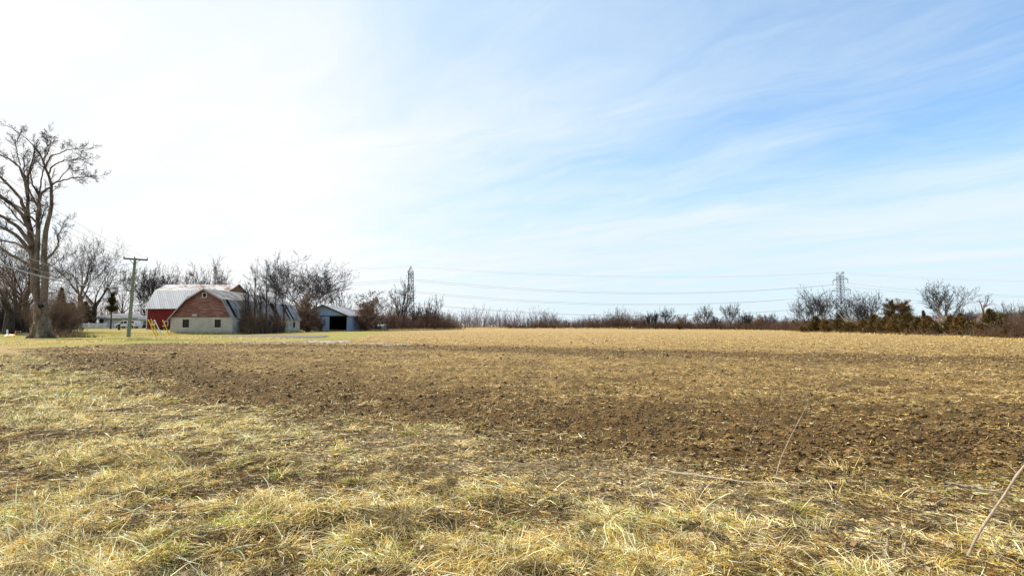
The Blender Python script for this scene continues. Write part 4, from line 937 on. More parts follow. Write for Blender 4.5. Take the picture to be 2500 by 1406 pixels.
def spawn(P, Rr, m, g, t0=.3, t1=1., ang=(25, 60), ratio=.55, k=5, rr=.6, wander=.15, up=.06, taper=.35, fall=.45, rmin=.006, endfork=True, Lmax=None):
    """m children on each parent polyline"""
    N, K, _ = P.shape; par = np.repeat(np.arange(N), m); n = len(par)
    t = t0 + (t1 - t0) * ((np.tile(np.arange(m), N) + g.random(n)) / m)
    if endfork: t[np.tile(np.arange(m), N) == m - 1] = 1.0
    x = t * (K - 1); i = np.clip(x.astype(int), 0, K - 2); fr = (x - i)[:, None]
    p0 = P[par, i] * (1 - fr) + P[par, i + 1] * fr; tg = nrm(P[par, i + 1] - P[par, i]); r0 = Rr[par, i] * (1 - fr[:, 0]) + Rr[par, i + 1] * fr[:, 0]
    plen = np.linalg.norm(np.diff(P, axis=1), axis=2).sum(1)[par]
    rv = g.normal(size=(n, 3)); pr = nrm(rv - (rv * tg).sum(1, keepdims=True) * tg)
    a = np.radians(g.uniform(ang[0], ang[1], n)); a = np.where(t > .985, a * .5, a)[:, None]
    d = nrm(np.cos(a) * tg + np.sin(a) * pr)
    L = plen * ratio * (1 - fall * t) * g.uniform(.65, 1.25, n)
    if Lmax: L = np.minimum(L, Lmax * g.uniform(.6, 1.1, n))
    st = (L / (k - 1))[:, None]; out = np.empty((n, k, 3)); out[:, 0] = p0; q = p0
    for s_ in range(1, k):
        d = nrm(d + g.normal(size=(n, 3)) * wander + np.array([0, 0, up])); q = q + d * st; out[:, s_] = q
    rs = np.maximum(r0 * rr * g.uniform(.7, 1., n), rmin * 1.2); tt = np.linspace(0, 1, k)[None]
    Ro = np.maximum(rs[:, None] * (1 - (1 - taper) * tt), rmin)
    return out, Ro

def tree_from(name, label, cat, base, limbs, levels, mt, mc, g, group=None, rmin=.01, fit=None, sides=7, trunkname='trunk'):
    """limbs: list of (pts[n,3], radii) polylines -> trunk mesh; levels: spawn arguments -> crown mesh"""
    k0 = 14; P = []; Rr = []
    for pts, rad_ in limbs:
        q = resample(np.column_stack([pts, rad_]), k0); P.append(q[:, :3]); Rr.append(q[:, 3])
    P = np.array(P); Rr = np.array(Rr)
    lv = []; cp, cr = P, Rr
    for kw in levels:
        kw = dict(kw); src = kw.pop('src', None)
        if src is not None: cp, cr = cp[src:], cr[src:]
        cp, cr = spawn(cp, cr, g=g, rmin=rmin, **kw); lv.append((cp, cr))
    if fit is not None:                                                # scale to the wanted height and half width
        H, Wl = fit; top = np.percentile(np.concatenate([l[0][:, :, 2].ravel() for l in lv]), 98.7) - base[2]; allx = np.concatenate([l[0][:, :, :2].reshape(-1, 2) for l in lv]) - base[:2]
        wd = np.percentile(np.abs(allx), 96); sz, sx = H / top, Wl / wd
        def sc(p): q = p - base; q = q * np.array([sx, sx, sz]); return q + base
        P = sc(P); lv = [(sc(a), b) for a, b in lv]
    r = thing(name, label, cat, base, group)
    V, f = tubes(P, Rr, sides); np_mesh(trunkname, V, f, mt, r, smooth=True)
    parts = [tubes(a, b, 4 if i == 0 else 3) for i, (a, b) in enumerate(lv)]
    V, f = merge(parts); np_mesh('crown', V, f, mc, r, smooth=True)
    return r

def stems(kind, base, H, g, r0):
    """starting limbs for a kind of tree"""
    out = []
    def wig(n, d, L, w, up):
        p = np.array(base, float); q = [p.copy()]; d = np.array(d, float)
        for i in range(n): d = d + g.normal(size=3) * w + np.array([0, 0, up]); d /= np.linalg.norm(d); p = p + d * L / n; q.append(p.copy())
        return np.array(q)
    if kind in ('oak', 'vase'):
        h = H * (.30 if kind == 'oak' else .22); q = wig(5, (g.normal() * .06, g.normal() * .06, 1), h, .04, .1); q[0, 2] -= .3; out.append((q, np.linspace(r0 * 1.15, r0 * .85, 6)))
        nl = 6 if kind == 'oak' else 7
        for i in range(nl):
            a = 2 * math.pi * (i + g.random() * .7) / nl; el = R(g.uniform(35, 62)) if kind == 'oak' else R(g.uniform(55, 76))
            d = np.array([math.cos(a) * math.cos(el), math.sin(a) * math.cos(el), math.sin(el)]); s_ = q[-1] if i % 2 else q[-2]; L = H * g.uniform(.42, .62)
            p = [s_.copy()]; c = s_.copy()
            for k in range(6): d = d + g.normal(size=3) * (.16 if kind == 'oak' else .08) + np.array([0, 0, .05]); d /= np.linalg.norm(d); c = c + d * L / 6; p.append(c.copy())
            rl = r0 * g.uniform(.34, .48); out.append((np.array(p), rl * np.linspace(1, .33, 7) ** 1.6))
    elif kind == 'upright':
        q = wig(8, (g.normal() * .05, g.normal() * .05, 1), H * .95, .05, .12); q[0, 2] -= .3; out.append((q, np.linspace(r0, r0 * .15, 9)))
    elif kind == 'multi':
        for i in range(g.integers(5, 8)):
            a = g.uniform(0, 6.28); el = R(g.uniform(62, 85)); q = wig(7, (math.cos(a) * math.cos(el), math.sin(a) * math.cos(el), math.sin(el)), H * g.uniform(.6, .85), .07, .03)
            q[:, :2] += g.normal(0, r0 * 1.2, 2); q[0, 2] -= .3; rl = r0 * g.uniform(.5, 1); out.append((q, np.linspace(rl, rl * .25, 8)))
    elif kind == 'shrub':
        for i in range(16):
            a = g.uniform(0, 6.28); el = R(g.uniform(42, 86)); q = wig(6, (math.cos(a) * math.cos(el), math.sin(a) * math.cos(el), math.sin(el)), H * g.uniform(.5, .95), .14, .03)
            q[:, :2] += g.normal(0, H * .05, 2); q[0, 2] -= .2; rl = r0 * g.uniform(.5, 1); out.append((q, np.linspace(rl, rl * .3, 7)))
    return out
LV = {
 'oak': [dict(m=8, t0=.25, ang=(25, 58), ratio=.68, wander=.18, up=.05, fall=.3, rr=.5), dict(m=7, t0=.2, ang=(25, 60), ratio=.6, wander=.2, up=.05, k=4, fall=.3, rr=.5), dict(m=6, t0=.15, ang=(25, 60), ratio=.55, wander=.22, up=.04, k=4, fall=.3), dict(m=3, t0=.25, ang=(25, 55), ratio=.6, wander=.2, k=3)],
 'vase': [dict(m=8, t0=.25, ang=(20, 48), ratio=.62, wander=.12, up=.07, fall=.3, rr=.5), dict(m=7, t0=.2, ang=(20, 50), ratio=.58, wander=.15, up=.07, k=4, fall=.3, rr=.5), dict(m=6, t0=.15, ang=(20, 50), ratio=.52, wander=.16, up=.05, k=4, fall=.3), dict(m=4, t0=.2, ang=(20, 45), ratio=.55, k=3)],
 'upright': [dict(m=20, t0=.34, t1=.98, ang=(24, 46), ratio=.30, wander=.1, up=.10, fall=.5, rr=.45), dict(m=6, t0=.2, ang=(20, 45), ratio=.5, wander=.12, up=.08, k=4), dict(m=5, t0=.2, ang=(20, 50), ratio=.5, k=3)],
 'multi': [dict(m=11, t0=.25, ang=(15, 42), ratio=.42, wander=.1, up=.1), dict(m=7, t0=.2, ang=(18, 45), ratio=.45, wander=.14, up=.08, k=4), dict(m=6, t0=.2, ang=(20, 50), ratio=.5, k=3)],
 'shrub': [dict(m=9, t0=.2, ang=(20, 60), ratio=.5, wander=.2, up=.03), dict(m=7, t0=.15, ang=(25, 65), ratio=.5, wander=.22, k=4), dict(m=5, t0=.2, ang=(25, 65), ratio=.5, k=3)],
}
TREES = []
def tree(kind, px, ytop, ybase_px, D, halfw_px, label, mt='bark', mc='twig', r0=None, name='bare_tree', cat='tree', group=None, seed=None, dense=.65, tw=1.15):
    """a bare tree whose crown fits the photo's outline: foot at column px, top at ytop, halfw_px wide to each side, at distance D"""
    g = np.random.default_rng(seed if seed is not None else int(px * 7 + ytop))
    b = at(px, 800, D); z = gz(b[0], D); base = np.array([b[0], D, z]); H = at(px, ytop, D)[2] - z; Wl = halfw_px * D / F
    r0 = .95 * r0 if r0 else max(.08, H * .018)
    lv = [dict(l, m=max(2, int(round(l['m'] * (dense if i else 1))))) for i, l in enumerate(LV[kind])]
    if kind in ('oak', 'vase'): lv[0]['src'] = 1
    return tree_from(name, label, cat, base, stems(kind, base, H, g, r0), lv, M[mt], M[mc], g, group, rmin=D * .00013 * tw, fit=(H, Wl))

def big_tree():
    D = 67.0; g = np.random.default_rng(23); q = D / F
    b = at(101, 826, D)
    raw = [  # photo outlines of the main limbs (px, py, radius px), read at the tree's own distance
     [(101, 829, 21), (101, 815, 19), (101, 780, 18.5), (100, 742, 18)],
     [(98, 752, 13), (90, 720, 14), (86, 672, 13), (82, 620, 11.5), (76, 580, 10), (69, 545, 8), (67, 511, 6), (68, 461, 4.6), (70, 430, 3.6), (78, 395, 2.2), (84, 355, 1.2)],
     [(78, 600, 8), (60, 572, 6.5), (40, 552, 6), (15, 535, 5), (-10, 520, 4), (-45, 500, 3), (-90, 470, 1.5)],
     [(72, 560, 7.5), (55, 525, 6.5), (28, 497, 5.5), (2, 482, 4.6), (-30, 455, 3.5), (-70, 410, 2), (-95, 360, 1)],
     [(68, 530, 6.5), (50, 485, 5), (25, 455, 4.2), (0, 432, 3.6), (-30, 410, 2.5), (-60, 370, 1.2)],
     [(67, 480, 4.6), (60, 440, 3.8), (45, 405, 3.2), (20, 386, 2.6), (0, 379, 2.1), (-25, 350, 1.3)],
     [(88, 660, 8), (90, 620, 8.5), (91, 590, 8), (92, 560, 7), (93, 527, 6), (95, 495, 5.2), (97, 476, 4.5), (112, 464, 3.4), (124, 457, 2.8)],
     [(96, 478, 3.6), (86, 462, 3), (78, 450, 2.6), (75, 425, 2.0), (82, 400, 1.4), (86, 370, .8)],
     [(88, 640, 8), (66, 604, 6.5), (40, 575, 5.5), (10, 556, 4.6), (-25, 545, 3.5), (-70, 530, 1.8)],
     [(103, 752, 13), (108, 710, 11), (111, 672, 10.5), (108, 625, 9), (109, 570, 8), (118, 540, 7), (125, 505, 6), (127, 466, 5), (124, 450, 4.5), (117, 425, 4), (110, 405, 3.6), (104, 390, 3), (95, 371, 2.5), (80, 354, 1.8), (62, 338, 1.3), (29, 313, .7)],
     [(111, 408, 3.4), (117, 395, 2.6), (124, 383, 2.3), (140, 376, 1.9), (165, 366, 1.5), (190, 363, 1.1), (216, 365, .7)],
     [(118, 430, 3), (126, 408, 2.5), (140, 399, 2.2), (157, 393, 1.9), (185, 390, 1.4), (215, 388, .8)],
     [(127, 452, 3.4), (136, 446, 2.9), (157, 439, 2.4), (186, 433, 1.9), (208, 432, 1.3), (236, 429, .7)],
     [(140, 445, 2), (155, 425, 1.6), (172, 408, 1.3), (182, 418, 1.0), (196, 420, .6)],
     [(112, 632, 5), (124, 622, 4), (132, 614, 3.6), (144, 598, 3), (140, 575, 2.2), (150, 560, 1.5), (166, 545, .8)],
     [(84, 655, 7), (60, 640, 6), (25, 622, 5), (0, 603, 4.2), (-40, 590, 3), (-90, 585, 1.5)],
     [(72, 612, 5.5), (42, 594, 4), (0, 586, 3), (-40, 575, 2), (-80, 540, 1)],
     [(92, 500, 3), (104, 380 + 40, 2), (112, 350 + 20, 1.2), (118, 335, .6)],
     [(50, 404, 2.2), (42, 380, 1.6), (38, 350, 1.2), (52, 322, .6)],
     [(105, 390, 2.4), (118, 370, 1.8), (124, 350, 1.2), (118, 330, .7)],
    ]
    limbs = []
    for i, L in enumerate(raw):
        dep = D + np.linspace(0, 1, len(L)) * (0 if i == 0 else g.uniform(-3.2, 3.2)) + (0 if i == 0 else g.uniform(-.15, .15))
        pts = np.array([at(p[0], p[1], d) for p, d in zip(L, dep)]); limbs.append((pts, np.array([p[2] * q * (.80 if i == 0 else .66) for p in L])))
    for k in range(4):                                                  # root flare
        a = k * 1.57 + .5; limbs.append((np.array([[b[0] + math.cos(a) * 1.5, D + math.sin(a) * 1.5, -.2], [b[0] + math.cos(a) * .75, D + math.sin(a) * .75, .5], [b[0] + math.cos(a) * .35, D + math.sin(a) * .35, 2.6]]), np.array([.25, .4, .4])))
    # limbs leaning out of the back and front of the crown so that it is round from the side
    for k in range(5):
        a = g.uniform(0, 6.28); s_ = at(96, 590 - 20 * k, D); d = np.array([math.cos(a) * .3 - .2, (1 if k % 2 else -1) * .6, .9]); p = [s_]
        for j in range(6): d = d + g.normal(size=3) * .15; p.append(p[-1] + d * .95)
        limbs.append((np.array(p), np.linspace(.13, .03, 7)))
    base = np.array([b[0], D, 0.0]); kinds = dict(rmin=.012)
    n0 = len(raw)
    r = thing('big_tree', 'huge bare tree with a thick forked trunk arching at the photo left edge', 'tree', base)
    P = []; Rr = []
    for pts, rad_ in limbs:
        z_ = resample(np.column_stack([pts, rad_]), 22); P.append(z_[:, :3] + np.concatenate([[np.zeros(3)], g.normal(0, .035, (21, 3))])); Rr.append(z_[:, 3])
    P = np.array(P); Rr = np.array(Rr); V, f = tubes(P, Rr, 10); np_mesh('trunk', V, f, M['bark'], r, smooth=True)
    sel = [i for i in range(len(P)) if 2 <= i < n0 or i >= n0 + 4] + [1]
    lv = []; cp, cr = spawn(P[sel], Rr[sel], 14, g, t0=.42, ang=(20, 46), ratio=.26, wander=.13, up=.04, k=6, fall=.15, rr=.38, rmin=.012, Lmax=1.6); lv.append((cp, cr))
    cp, cr = spawn(cp, cr, 7, g, t0=.2, ang=(20, 50), ratio=.55, wander=.15, up=.04, k=5, rmin=.010); lv.append((cp, cr))
    c2, r2 = spawn(cp, cr, 4, g, t0=.15, ang=(20, 50), ratio=.55, wander=.16, up=.03, k=4, rmin=.009); lv.append((c2, r2))
    c3, r3 = spawn(c2, r2, 3, g, t0=.2, ang=(25, 60), ratio=.55, wander=.2, k=3, rmin=.0075); lv.append((c3, r3))
    V, f = merge([tubes(a, b_, 4 if i == 0 else 3) for i, (a, b_) in enumerate(lv)]); np_mesh('crown', V, f, M['twig'], r, smooth=True)
    # hollow at the fork
    h = at(97, 748, D - 1.05); MB().bar(h, h + np.array([.05, .35, .1]), .28, 10, .2).build('knot_hole', M['dark_inside'], r)
big_tree()

# left background
tree('oak', 62, 560, 803, 96, 95, 'bare tree with crooked limbs right behind the huge forked tree', 'bark_dark', r0=.55, seed=3)
tree('oak', 20, 640, 803, 88, 60, 'dark stout trunk with low twiggy crown at the left edge', 'bark_dark', 'twig_brown', r0=.75, seed=21)
tree('vase', 47, 600, 803, 104, 70, 'dark leaning trunk seen between the left edge and the huge tree', 'bark_dark', 'twig', r0=.7, seed=22)
tree('oak', 196, 574, 800, 128, 92, 'wide bare oak with a leaning pale trunk behind the brown brush', 'bark', r0=.62, seed=5)
tree('oak', 225, 600, 800, 134, 92, 'bare oak reaching right toward the utility pole', 'bark_dark', r0=.6, seed=6)
tree('oak', 300, 660, 800, 150, 50, 'thin crowned bare tree behind the white house roof', 'bark_dark', r0=.35, seed=8)
tree('vase', 352, 655, 800, 152, 42, 'slim bare tree just right of the utility pole', 'bark_dark', r0=.3, seed=9)
tree('vase', 385, 660, 800, 158, 38, 'bare tree at the left end of the red barn roof', 'bark_dark', r0=.35, seed=10)
tree('oak', 440, 655, 800, 165, 52, 'dark bushy bare tree behind the red barn roof middle', 'bark_dark', r0=.5, seed=12, tw=1.3)
tree('oak', 500, 638, 800, 168, 46, 'tallest bare tree behind the red barn ridge', 'bark_dark', r0=.45, seed=13, tw=1.2)
tree('oak', 545, 668, 800, 172, 44, 'rounded bare tree behind the right end of the red barn ridge', 'bark_dark', r0=.4, seed=14, tw=1.2)
# slender trees growing along the block barn's side wall
for px, yt, D, hw, lb, sd_ in ((596, 690, 97, 11, 'short slim sapling nearest the block barn front corner', 1), (608, 690, 98.5, 10, 'low slim sapling second from the block barn front corner', 7), (622, 634, 100, 24, 'tall straight slim tree against the block barn wall', 2), (648, 640, 104, 20, 'slim tree with a twin leader beside the block barn wall', 3),
                               (640, 690, 101.5, 13, 'short slim tree low against the block barn roof slope', 8), (668, 655, 108, 26, 'slim tree with bushy top midway along the block barn wall', 4), (694, 700, 114, 16, 'thin tree before the gap in the block barn roof', 5)):
    tree('upright', px, yt, 812, D, hw, lb, 'bark_dark', 'twig', r0=.24, seed=sd_, name='slim_tree', group='slim trees along the block barn wall', tw=1.0, dense=1.0)
tree('vase', 738, 635, 806, 168, 88, 'broad bare tree rising behind the block barn roof', 'bark_dark', r0=.5, seed=31)
tree('vase', 690, 632, 806, 172, 58, 'tall forked bare tree above the block barn roof end', 'bark_dark', r0=.45, seed=32)
tree('vase', 775, 650, 806, 160, 62, 'bare spreading tree above the blue shed roof', 'bark', r0=.4, seed=33)
tree('multi', 833, 700, 806, 190, 28, 'small pale bare tree behind the blue shed roof ridge', 'bark', 'twig_grey', r0=.2, seed=34)
tree('shrub', 749, 720, 808, 133, 30, 'big brown multi stemmed shrub between the block barn and blue shed', 'bark_dark', 'twig_brown', r0=.13, name='large_shrub', cat='shrub', seed=35, tw=1.5, dense=1.3)
tree('shrub', 748, 762, 808, 128, 30, 'dense low shrub at the block barn far corner', 'bark_dark', 'twig_red', r0=.09, name='large_shrub', cat='shrub', seed=36, tw=1.6, dense=1.3)
tree('shrub', 783, 775, 808, 137, 12, 'low reddish shrub against the blue shed doors', 'bark_dark', 'twig_red', r0=.06, name='low_shrub', cat='shrub', seed=37, tw=1.1, dense=.55)
for px, yt, D, hw, lb, sd_ in ((592, 748, 97.2, 16, 'dark shrub at the block barn front corner', 1), (612, 752, 99.5, 15, 'dark shrub second along the block barn wall', 2), (640, 757, 103.5, 15, 'dark shrub under the slipped roof sheet', 3), (672, 762, 108.5, 15, 'dark shrub midway along the block barn wall', 4)):
    tree('shrub', px, yt, 812, D, hw, lb, 'bark_dark', 'twig_brown', r0=.06, name='low_shrub', cat='shrub', seed=sd_ + 60, tw=1.3, group='shrubs along the block barn wall')
tree('shrub', 905, 716, 808, 152, 46, 'rounded brown thicket shrub right of the blue shed', 'bark_dark', 'twig_brown', r0=.12, name='large_shrub', cat='shrub', seed=38, tw=1.5, dense=1.3)
tree('shrub', 893, 760, 808, 146, 26, 'low brown shrub at the blue shed right corner', 'bark_dark', 'twig_red', r0=.08, name='low_shrub', cat='shrub', seed=39, tw=1.4)
tree('multi', 978, 678, 806, 170, 40, 'many stemmed bare tree beside the narrow power tower', 'bark_dark', r0=.28, seed=40, tw=1.2)
tree('multi', 1012, 745, 806, 176, 16, 'small bare tree at the narrow power tower foot', 'bark_dark', 'twig_grey', r0=.12, seed=41)
tree('multi', 1058, 722, 805, 185, 20, 'small upright bare tree near the hedgerow end', 'bark_dark', 'twig', r0=.16, seed=42, tw=1.1)
tree('multi', 1040, 745, 805, 183, 14, 'thin bare tree left of the small upright one near the hedgerow end', 'bark_dark', 'twig_grey', r0=.1, seed=43)
# far field edge, middle
for px, yt, D, hw, k, lb, mc, sd_ in (
    (1585, 766, 215, 11, 'vase', 'smallest of the bare trees at the far thicket, leftmost in its row', 'twig', 50), (1601, 760, 213, 9, 'vase', 'small bare tree second from left in the far row', 'twig', 51),
    (1629, 752, 208, 19, 'vase', 'fan shaped bare tree in the far row', 'twig', 52), (1664, 767, 200, 13, 'oak', 'low dark round bare tree right of the fan shaped one', 'twig_brown', 53),
    (1703, 762, 190, 14, 'oak', 'brownish bare tree leaning on the feathery one', 'twig_brown', 54), (1722, 746, 186, 18, 'vase', 'feathery bare tree with a straight trunk in the far row', 'twig_grey', 55),
    (1783, 742, 178, 20, 'vase', 'vase shaped bare tree with dark forks far along the edge', 'twig', 56), (1812, 762, 174, 15, 'oak', 'crooked leaning bare tree beside the vase shaped one', 'twig', 57), (1748, 770, 183, 12, 'vase', 'faint low bare tree between two taller far ones', 'twig_grey', 58),
    (1829, 765, 172, 12, 'vase', 'forked bare tree leaning right in the far row', 'twig', 59), (1880, 766, 168, 17, 'vase', 'wispy pale bare tree left of the small conifers', 'twig_grey', 61)):
    tree(k, px, yt, 798, D, hw, lb, 'bark_dark', mc, r0=.22, seed=sd_, group='bare trees along the far field edge', tw=1.0, dense=.55)
tree('shrub', 1857, 768, 800, 166, 18, 'rounded tan shrub in the far field edge thicket', 'bark', 'twig_brown', r0=.09, name='large_shrub', cat='shrub', seed=62, tw=1.2)
# right
tree('vase', 1966, 728, 800, 128, 30, 'slim bare tree leaning left at the edge of the cedar belt', 'bark_dark', 'twig', r0=.2, seed=70, dense=.55)
tree('vase', 1994, 707, 800, 131, 38, 'tall open crowned bare tree left of the spread power tower', 'bark_dark', 'twig', r0=.3, seed=71, dense=.55)
tree('vase', 2012, 712, 800, 127, 22, 'slim bare tree leaning right before the power tower', 'bark_dark', 'twig_grey', r0=.18, seed=72, dense=.6)
tree('vase', 2077, 716, 805, 118, 40, 'bare tree with a pale trunk foot under the power tower arms', 'bark_pale', 'twig', r0=.28, seed=73, dense=.55)
tree('oak', 2046, 758, 802, 122, 16, 'small crooked bare tree at the power tower foot', 'bark_dark', 'twig', r0=.12, seed=74, dense=.7)
tree('oak', 2125, 712, 806, 112, 34, 'crooked bare tree with a thick bent limb left of the tall cedars', 'bark_dark', 'twig', r0=.28, seed=75, dense=.55)
tree('vase', 2107, 740, 806, 114, 18, 'thin bare tree left of the crooked bent limbed one', 'bark_dark', 'twig_grey', r0=.14, seed=76, dense=.7)
tree('vase', 2303, 692, 812, 92, 50, 'round crowned bare tree with a stout pale trunk standing alone above cedars', 'bark_pale', 'twig', r0=.42, seed=77)
tree('oak', 2350, 752, 812, 96, 24, 'low scraggly bare tree right of the round crowned one', 'bark_dark', 'twig_grey', r0=.14, seed=78, dense=.6)
tree('vase', 2455, 742, 815, 88, 20, 'faint bare tree behind the rightmost cedar', 'bark_dark', 'twig_grey', r0=.12, seed=79, dense=.5)
tree('oak', 2500, 748, 815, 84, 18, 'bare tree cut by the right photo edge', 'bark_dark', 'twig_grey', r0=.14, seed=80, dense=.6)

def snag():
    D = 76.; g = np.random.default_rng(5); q = D / F
    raw = [[(2398, 822, 6), (2399, 790, 5), (2399, 768, 4.6), (2400, 760, 4)], [(2400, 764, 3), (2402, 750, 2.4), (2410, 738, 1.8), (2414, 722, .8)], [(2400, 762, 2.6), (2396, 745, 1.8), (2391, 735, 1)], [(2403, 750, 1.8), (2416, 742, 1.2), (2424, 735, .6)], [(2400, 750, 1.4), (2407, 733, 1), (2405, 724, .5)], [(2398, 776, 2), (2388, 772, 1.4), (2382, 768, .5)]]
    limbs = [(np.array([at(p[0], p[1], D + (0 if i == 0 else j * g.uniform(-.5, .5))) for j, p in enumerate(L)]), np.array([p[2] * q * .62 for p in L])) for i, L in enumerate(raw)]
    base = at(2398, 822, D); base[2] = 0
    tree_from('dead_snag', 'broken pale dead tree with a few stub branches among cedars', 'dead tree', base, limbs, [dict(m=5, t0=.4, ratio=.35, src=1, ang=(20, 50)), dict(m=3, ratio=.5, k=3)], M['bark'], M['twig_grey'], g, rmin=.009)
snag()

# ------------------------------------------------------------------ evergreens
NEEDLE = dict(rust=(.150, .078, .020), olive=(.095, .072, .018), dark=(.036, .032, .012), tip=(.24, .145, .042), green=(.050, .060, .016))
def evergreen(px, ytop, D, halfw, label, shape='cedar', mix=(.35, .3, .25, .1, .1), group='cedars in the evergreen belt', name='cedar_tree', seed=0, clear=0.0, nb=None, trunk='bark_dark'):
    """stem with outward branches carrying small needle sprays"""
    g = np.random.default_rng(1000 + seed + int(px)); b = at(px, 800, D); z = gz(b[0], D); base = np.array([b[0], D, z])
    H = at(px, ytop, D)[2] - z; Wl = halfw * D / F; nb = nb or int(70 + 26 * H)
    r = thing(name, label, 'conifer', base, group)
    lean = g.normal(0, .02, 2)
    k = 8; t = np.linspace(0, 1, k); st = base + np.stack([lean[0] * H * t, lean[1] * H * t, H * .96 * t], 1); st[0, 2] -= .3
    Vt, Ft = tubes(st[None], np.linspace(max(.06, H * .022), .02, k)[None], 6); np_mesh('trunk', Vt, Ft, M[trunk], r, smooth=True)
    h = clear + (1 - clear) * (np.arange(nb) + g.random(nb)) / nb
    nk = 14 if shape == 'tall' else 9; lob = np.interp(h + g.normal(0, .05, nb), np.linspace(0, 1, nk), g.uniform(.4 if shape == 'tall' else .65, 1.25, nk))
    if shape == 'cedar': prof = np.clip(1.12 - h ** 1.5 * 1.02, .06, 1) * np.clip(.75 + h * 2, 0, 1)
    elif shape == 'tall': prof = np.clip(1.05 - np.abs(h - .5) * 1.2, .15, 1) * (.55 + .75 * (np.sin(h * 21 + g.random() * 6) > -.2))
    elif shape == 'pine': prof = np.clip(1.02 - h * .75, .2, 1) * (.35 + .8 * (np.sin(h * 26 + g.random() * 6) > .1))
    else: prof = np.clip(1.08 - h, .05, 1)
    Lb = Wl * prof * lob * g.uniform(.6, 1.2, nb); az = g.uniform(0, 6.283, nb); up = {'cedar': .55, 'tall': .35, 'pine': .08}.get(shape, .15) + g.normal(0, .18, nb)
    d = nrm(np.stack([np.cos(az), np.sin(az), up], 1)); o = base + np.stack([lean[0] * H * h, lean[1] * H * h, H * .97 * h], 1)
    P = np.stack([o + d * (Lb[:, None] * s_) + np.array([0, 0, 1.0]) * (Lb[:, None] * .12 * s_ * s_) for s_ in (0, .35, .7, 1.0)], 1)
    Vb, Fb = tubes(P, np.stack([np.full(nb, .03), np.full(nb, .022), np.full(nb, .014), np.full(nb, .008)], 1), 3)
    np_mesh('branches', Vb, Fb, M['bark_dark'], r)
    ns = np.clip((Lb * 40).astype(int) + 14, 12, 130); i = np.repeat(np.arange(nb), ns); n = len(i); s_ = g.random(n) ** .6 * .95 + .08
    c = o[i] + d[i] * (Lb[i] * s_)[:, None] + np.array([0, 0, 1.0]) * (Lb[i] * .12 * s_ * s_)[:, None] + g.normal(0, 1, (n, 3)) * (.05 + .13 * Lb[i] * (1 - .4 * s_))[:, None]
    c[:, 2] = np.maximum(c[:, 2], z + .05)
    dd = nrm(d[i] + g.normal(0, .55, (n, 3)) + np.array([0, 0, .35])); pv = nrm(np.cross(dd, g.normal(size=(n, 3))))
    ln = g.uniform(.10, .27, n) * (.8 + .04 * H); wd = ln * g.uniform(.14, .26, n)
    V = np.stack([c - dd * ln[:, None] * .4, c + pv * wd[:, None], c + dd * ln[:, None], c - pv * wd[:, None]], 1)
    f = np.array([[0, 1, 2, 3]])[None] + (np.arange(n) * 4)[:, None, None]
    nm = ['rust', 'olive', 'dark', 'tip', 'green']; pr = np.array(mix) / sum(mix); ci = g.choice(5, n, p=pr)
    br = g.uniform(.65, 1.35, nb)[i]; cols = np.array([NEEDLE[q] for q in nm])[ci] * (g.uniform(.75, 1.25, n) * br)[:, None]
    np_mesh('foliage', V.reshape(-1, 3), f.reshape(-1, 4), M['needle'], r, cols=np.repeat(cols[:, None], 4, 1).reshape(-1, 3))
    return r
BELT = [(1962, 789, 131, 11, 0), (1990, 776, 125, 17, 1), (2018, 779, 121, 15, 0), (2046, 785, 117, 17, 2), (2080, 783, 114, 18, 1), (2110, 781, 110, 17, 0), (2134, 772, 107, 17, 2), (2158, 768, 103, 20, 1), (2186, 770, 100, 20, 0), (2214, 768, 97, 22, 2), (2243, 773, 94, 21, 1), (2266, 778, 91, 18, 0), (2287, 784, 88, 14, 2),
        (2322, 771, 88, 16, 1), (2344, 770, 82, 19, 0), (2371, 779, 79, 19, 1), (2396, 781, 76, 17, 0), (2446, 771, 73, 20, 2), (2466, 787, 70, 17, 0)]
SHADE = ['rust brown', 'dark olive', 'greenish']; MX = [(.5, .25, .15, .15, .05), (.25, .4, .3, .06, .08), (.2, .35, .2, .1, .25)]
for i, (px, yt, D, hw, c_) in enumerate(BELT):
    D *= .93; hw *= 1.15; yt += (9, -4, 3, -7, 6, 0, -5, 8)[i % 8]
    where = 'standing between the leaning slim tree and the power tower' if px < 2050 else 'below the spread power tower and crooked tree' if px < 2140 else 'in the thick of the belt under the two tall cedars' if px < 2250 else 'beside the round crowned tree at the thick belt end' if px < 2300 else 'left of the broken dead tree' if px < 2400 else 'right of the broken dead tree'
    evergreen(px, yt, D, hw, f'{SHADE[c_]} bushy cedar {where}', mix=MX[c_], seed=i)
evergreen(2178, 733, 103, 22, 'tall ragged cedar, left one of the two rising above the belt', 'tall', MX[1], seed=41, clear=.3, nb=105)
evergreen(2212, 737, 101, 25, 'tall open cedar, right one of the two rising above the belt', 'tall', MX[0], seed=42, clear=.34, nb=90)
evergreen(2258, 757, 104, 9, 'thin spired cedar poking above the belt before the round crowned tree', 'cone', MX[2], seed=43)
evergreen(2420, 754, 74, 24, 'peaked cedar close behind the broken dead tree, tallest of its side', 'cedar', MX[1], seed=44)
for px, yt, D, hw, lb in ((1889, 783, 196, 7, 'small dark spired conifer, left of the pair by the distant pole'), (1898, 787, 194, 6, 'small dark spired conifer, right of the pair by the distant pole'), (1910, 786, 192, 5, 'tiny dark conifer touching the distant utility pole'), (1938, 781, 160, 10, 'lone dark conifer between the distant pole and the cedar belt'),
                          (1658, 792, 196, 7, 'low round dark evergreen in the far thicket'), (1827, 789, 172, 11, 'low dark evergreen bush under the forked leaning tree')):
    evergreen(px, yt, D, hw, lb, 'cone' if px > 1850 else 'cedar', (.1, .25, .55, .02, .2), 'small conifers along the far edge', 'small_conifer', seed=50)
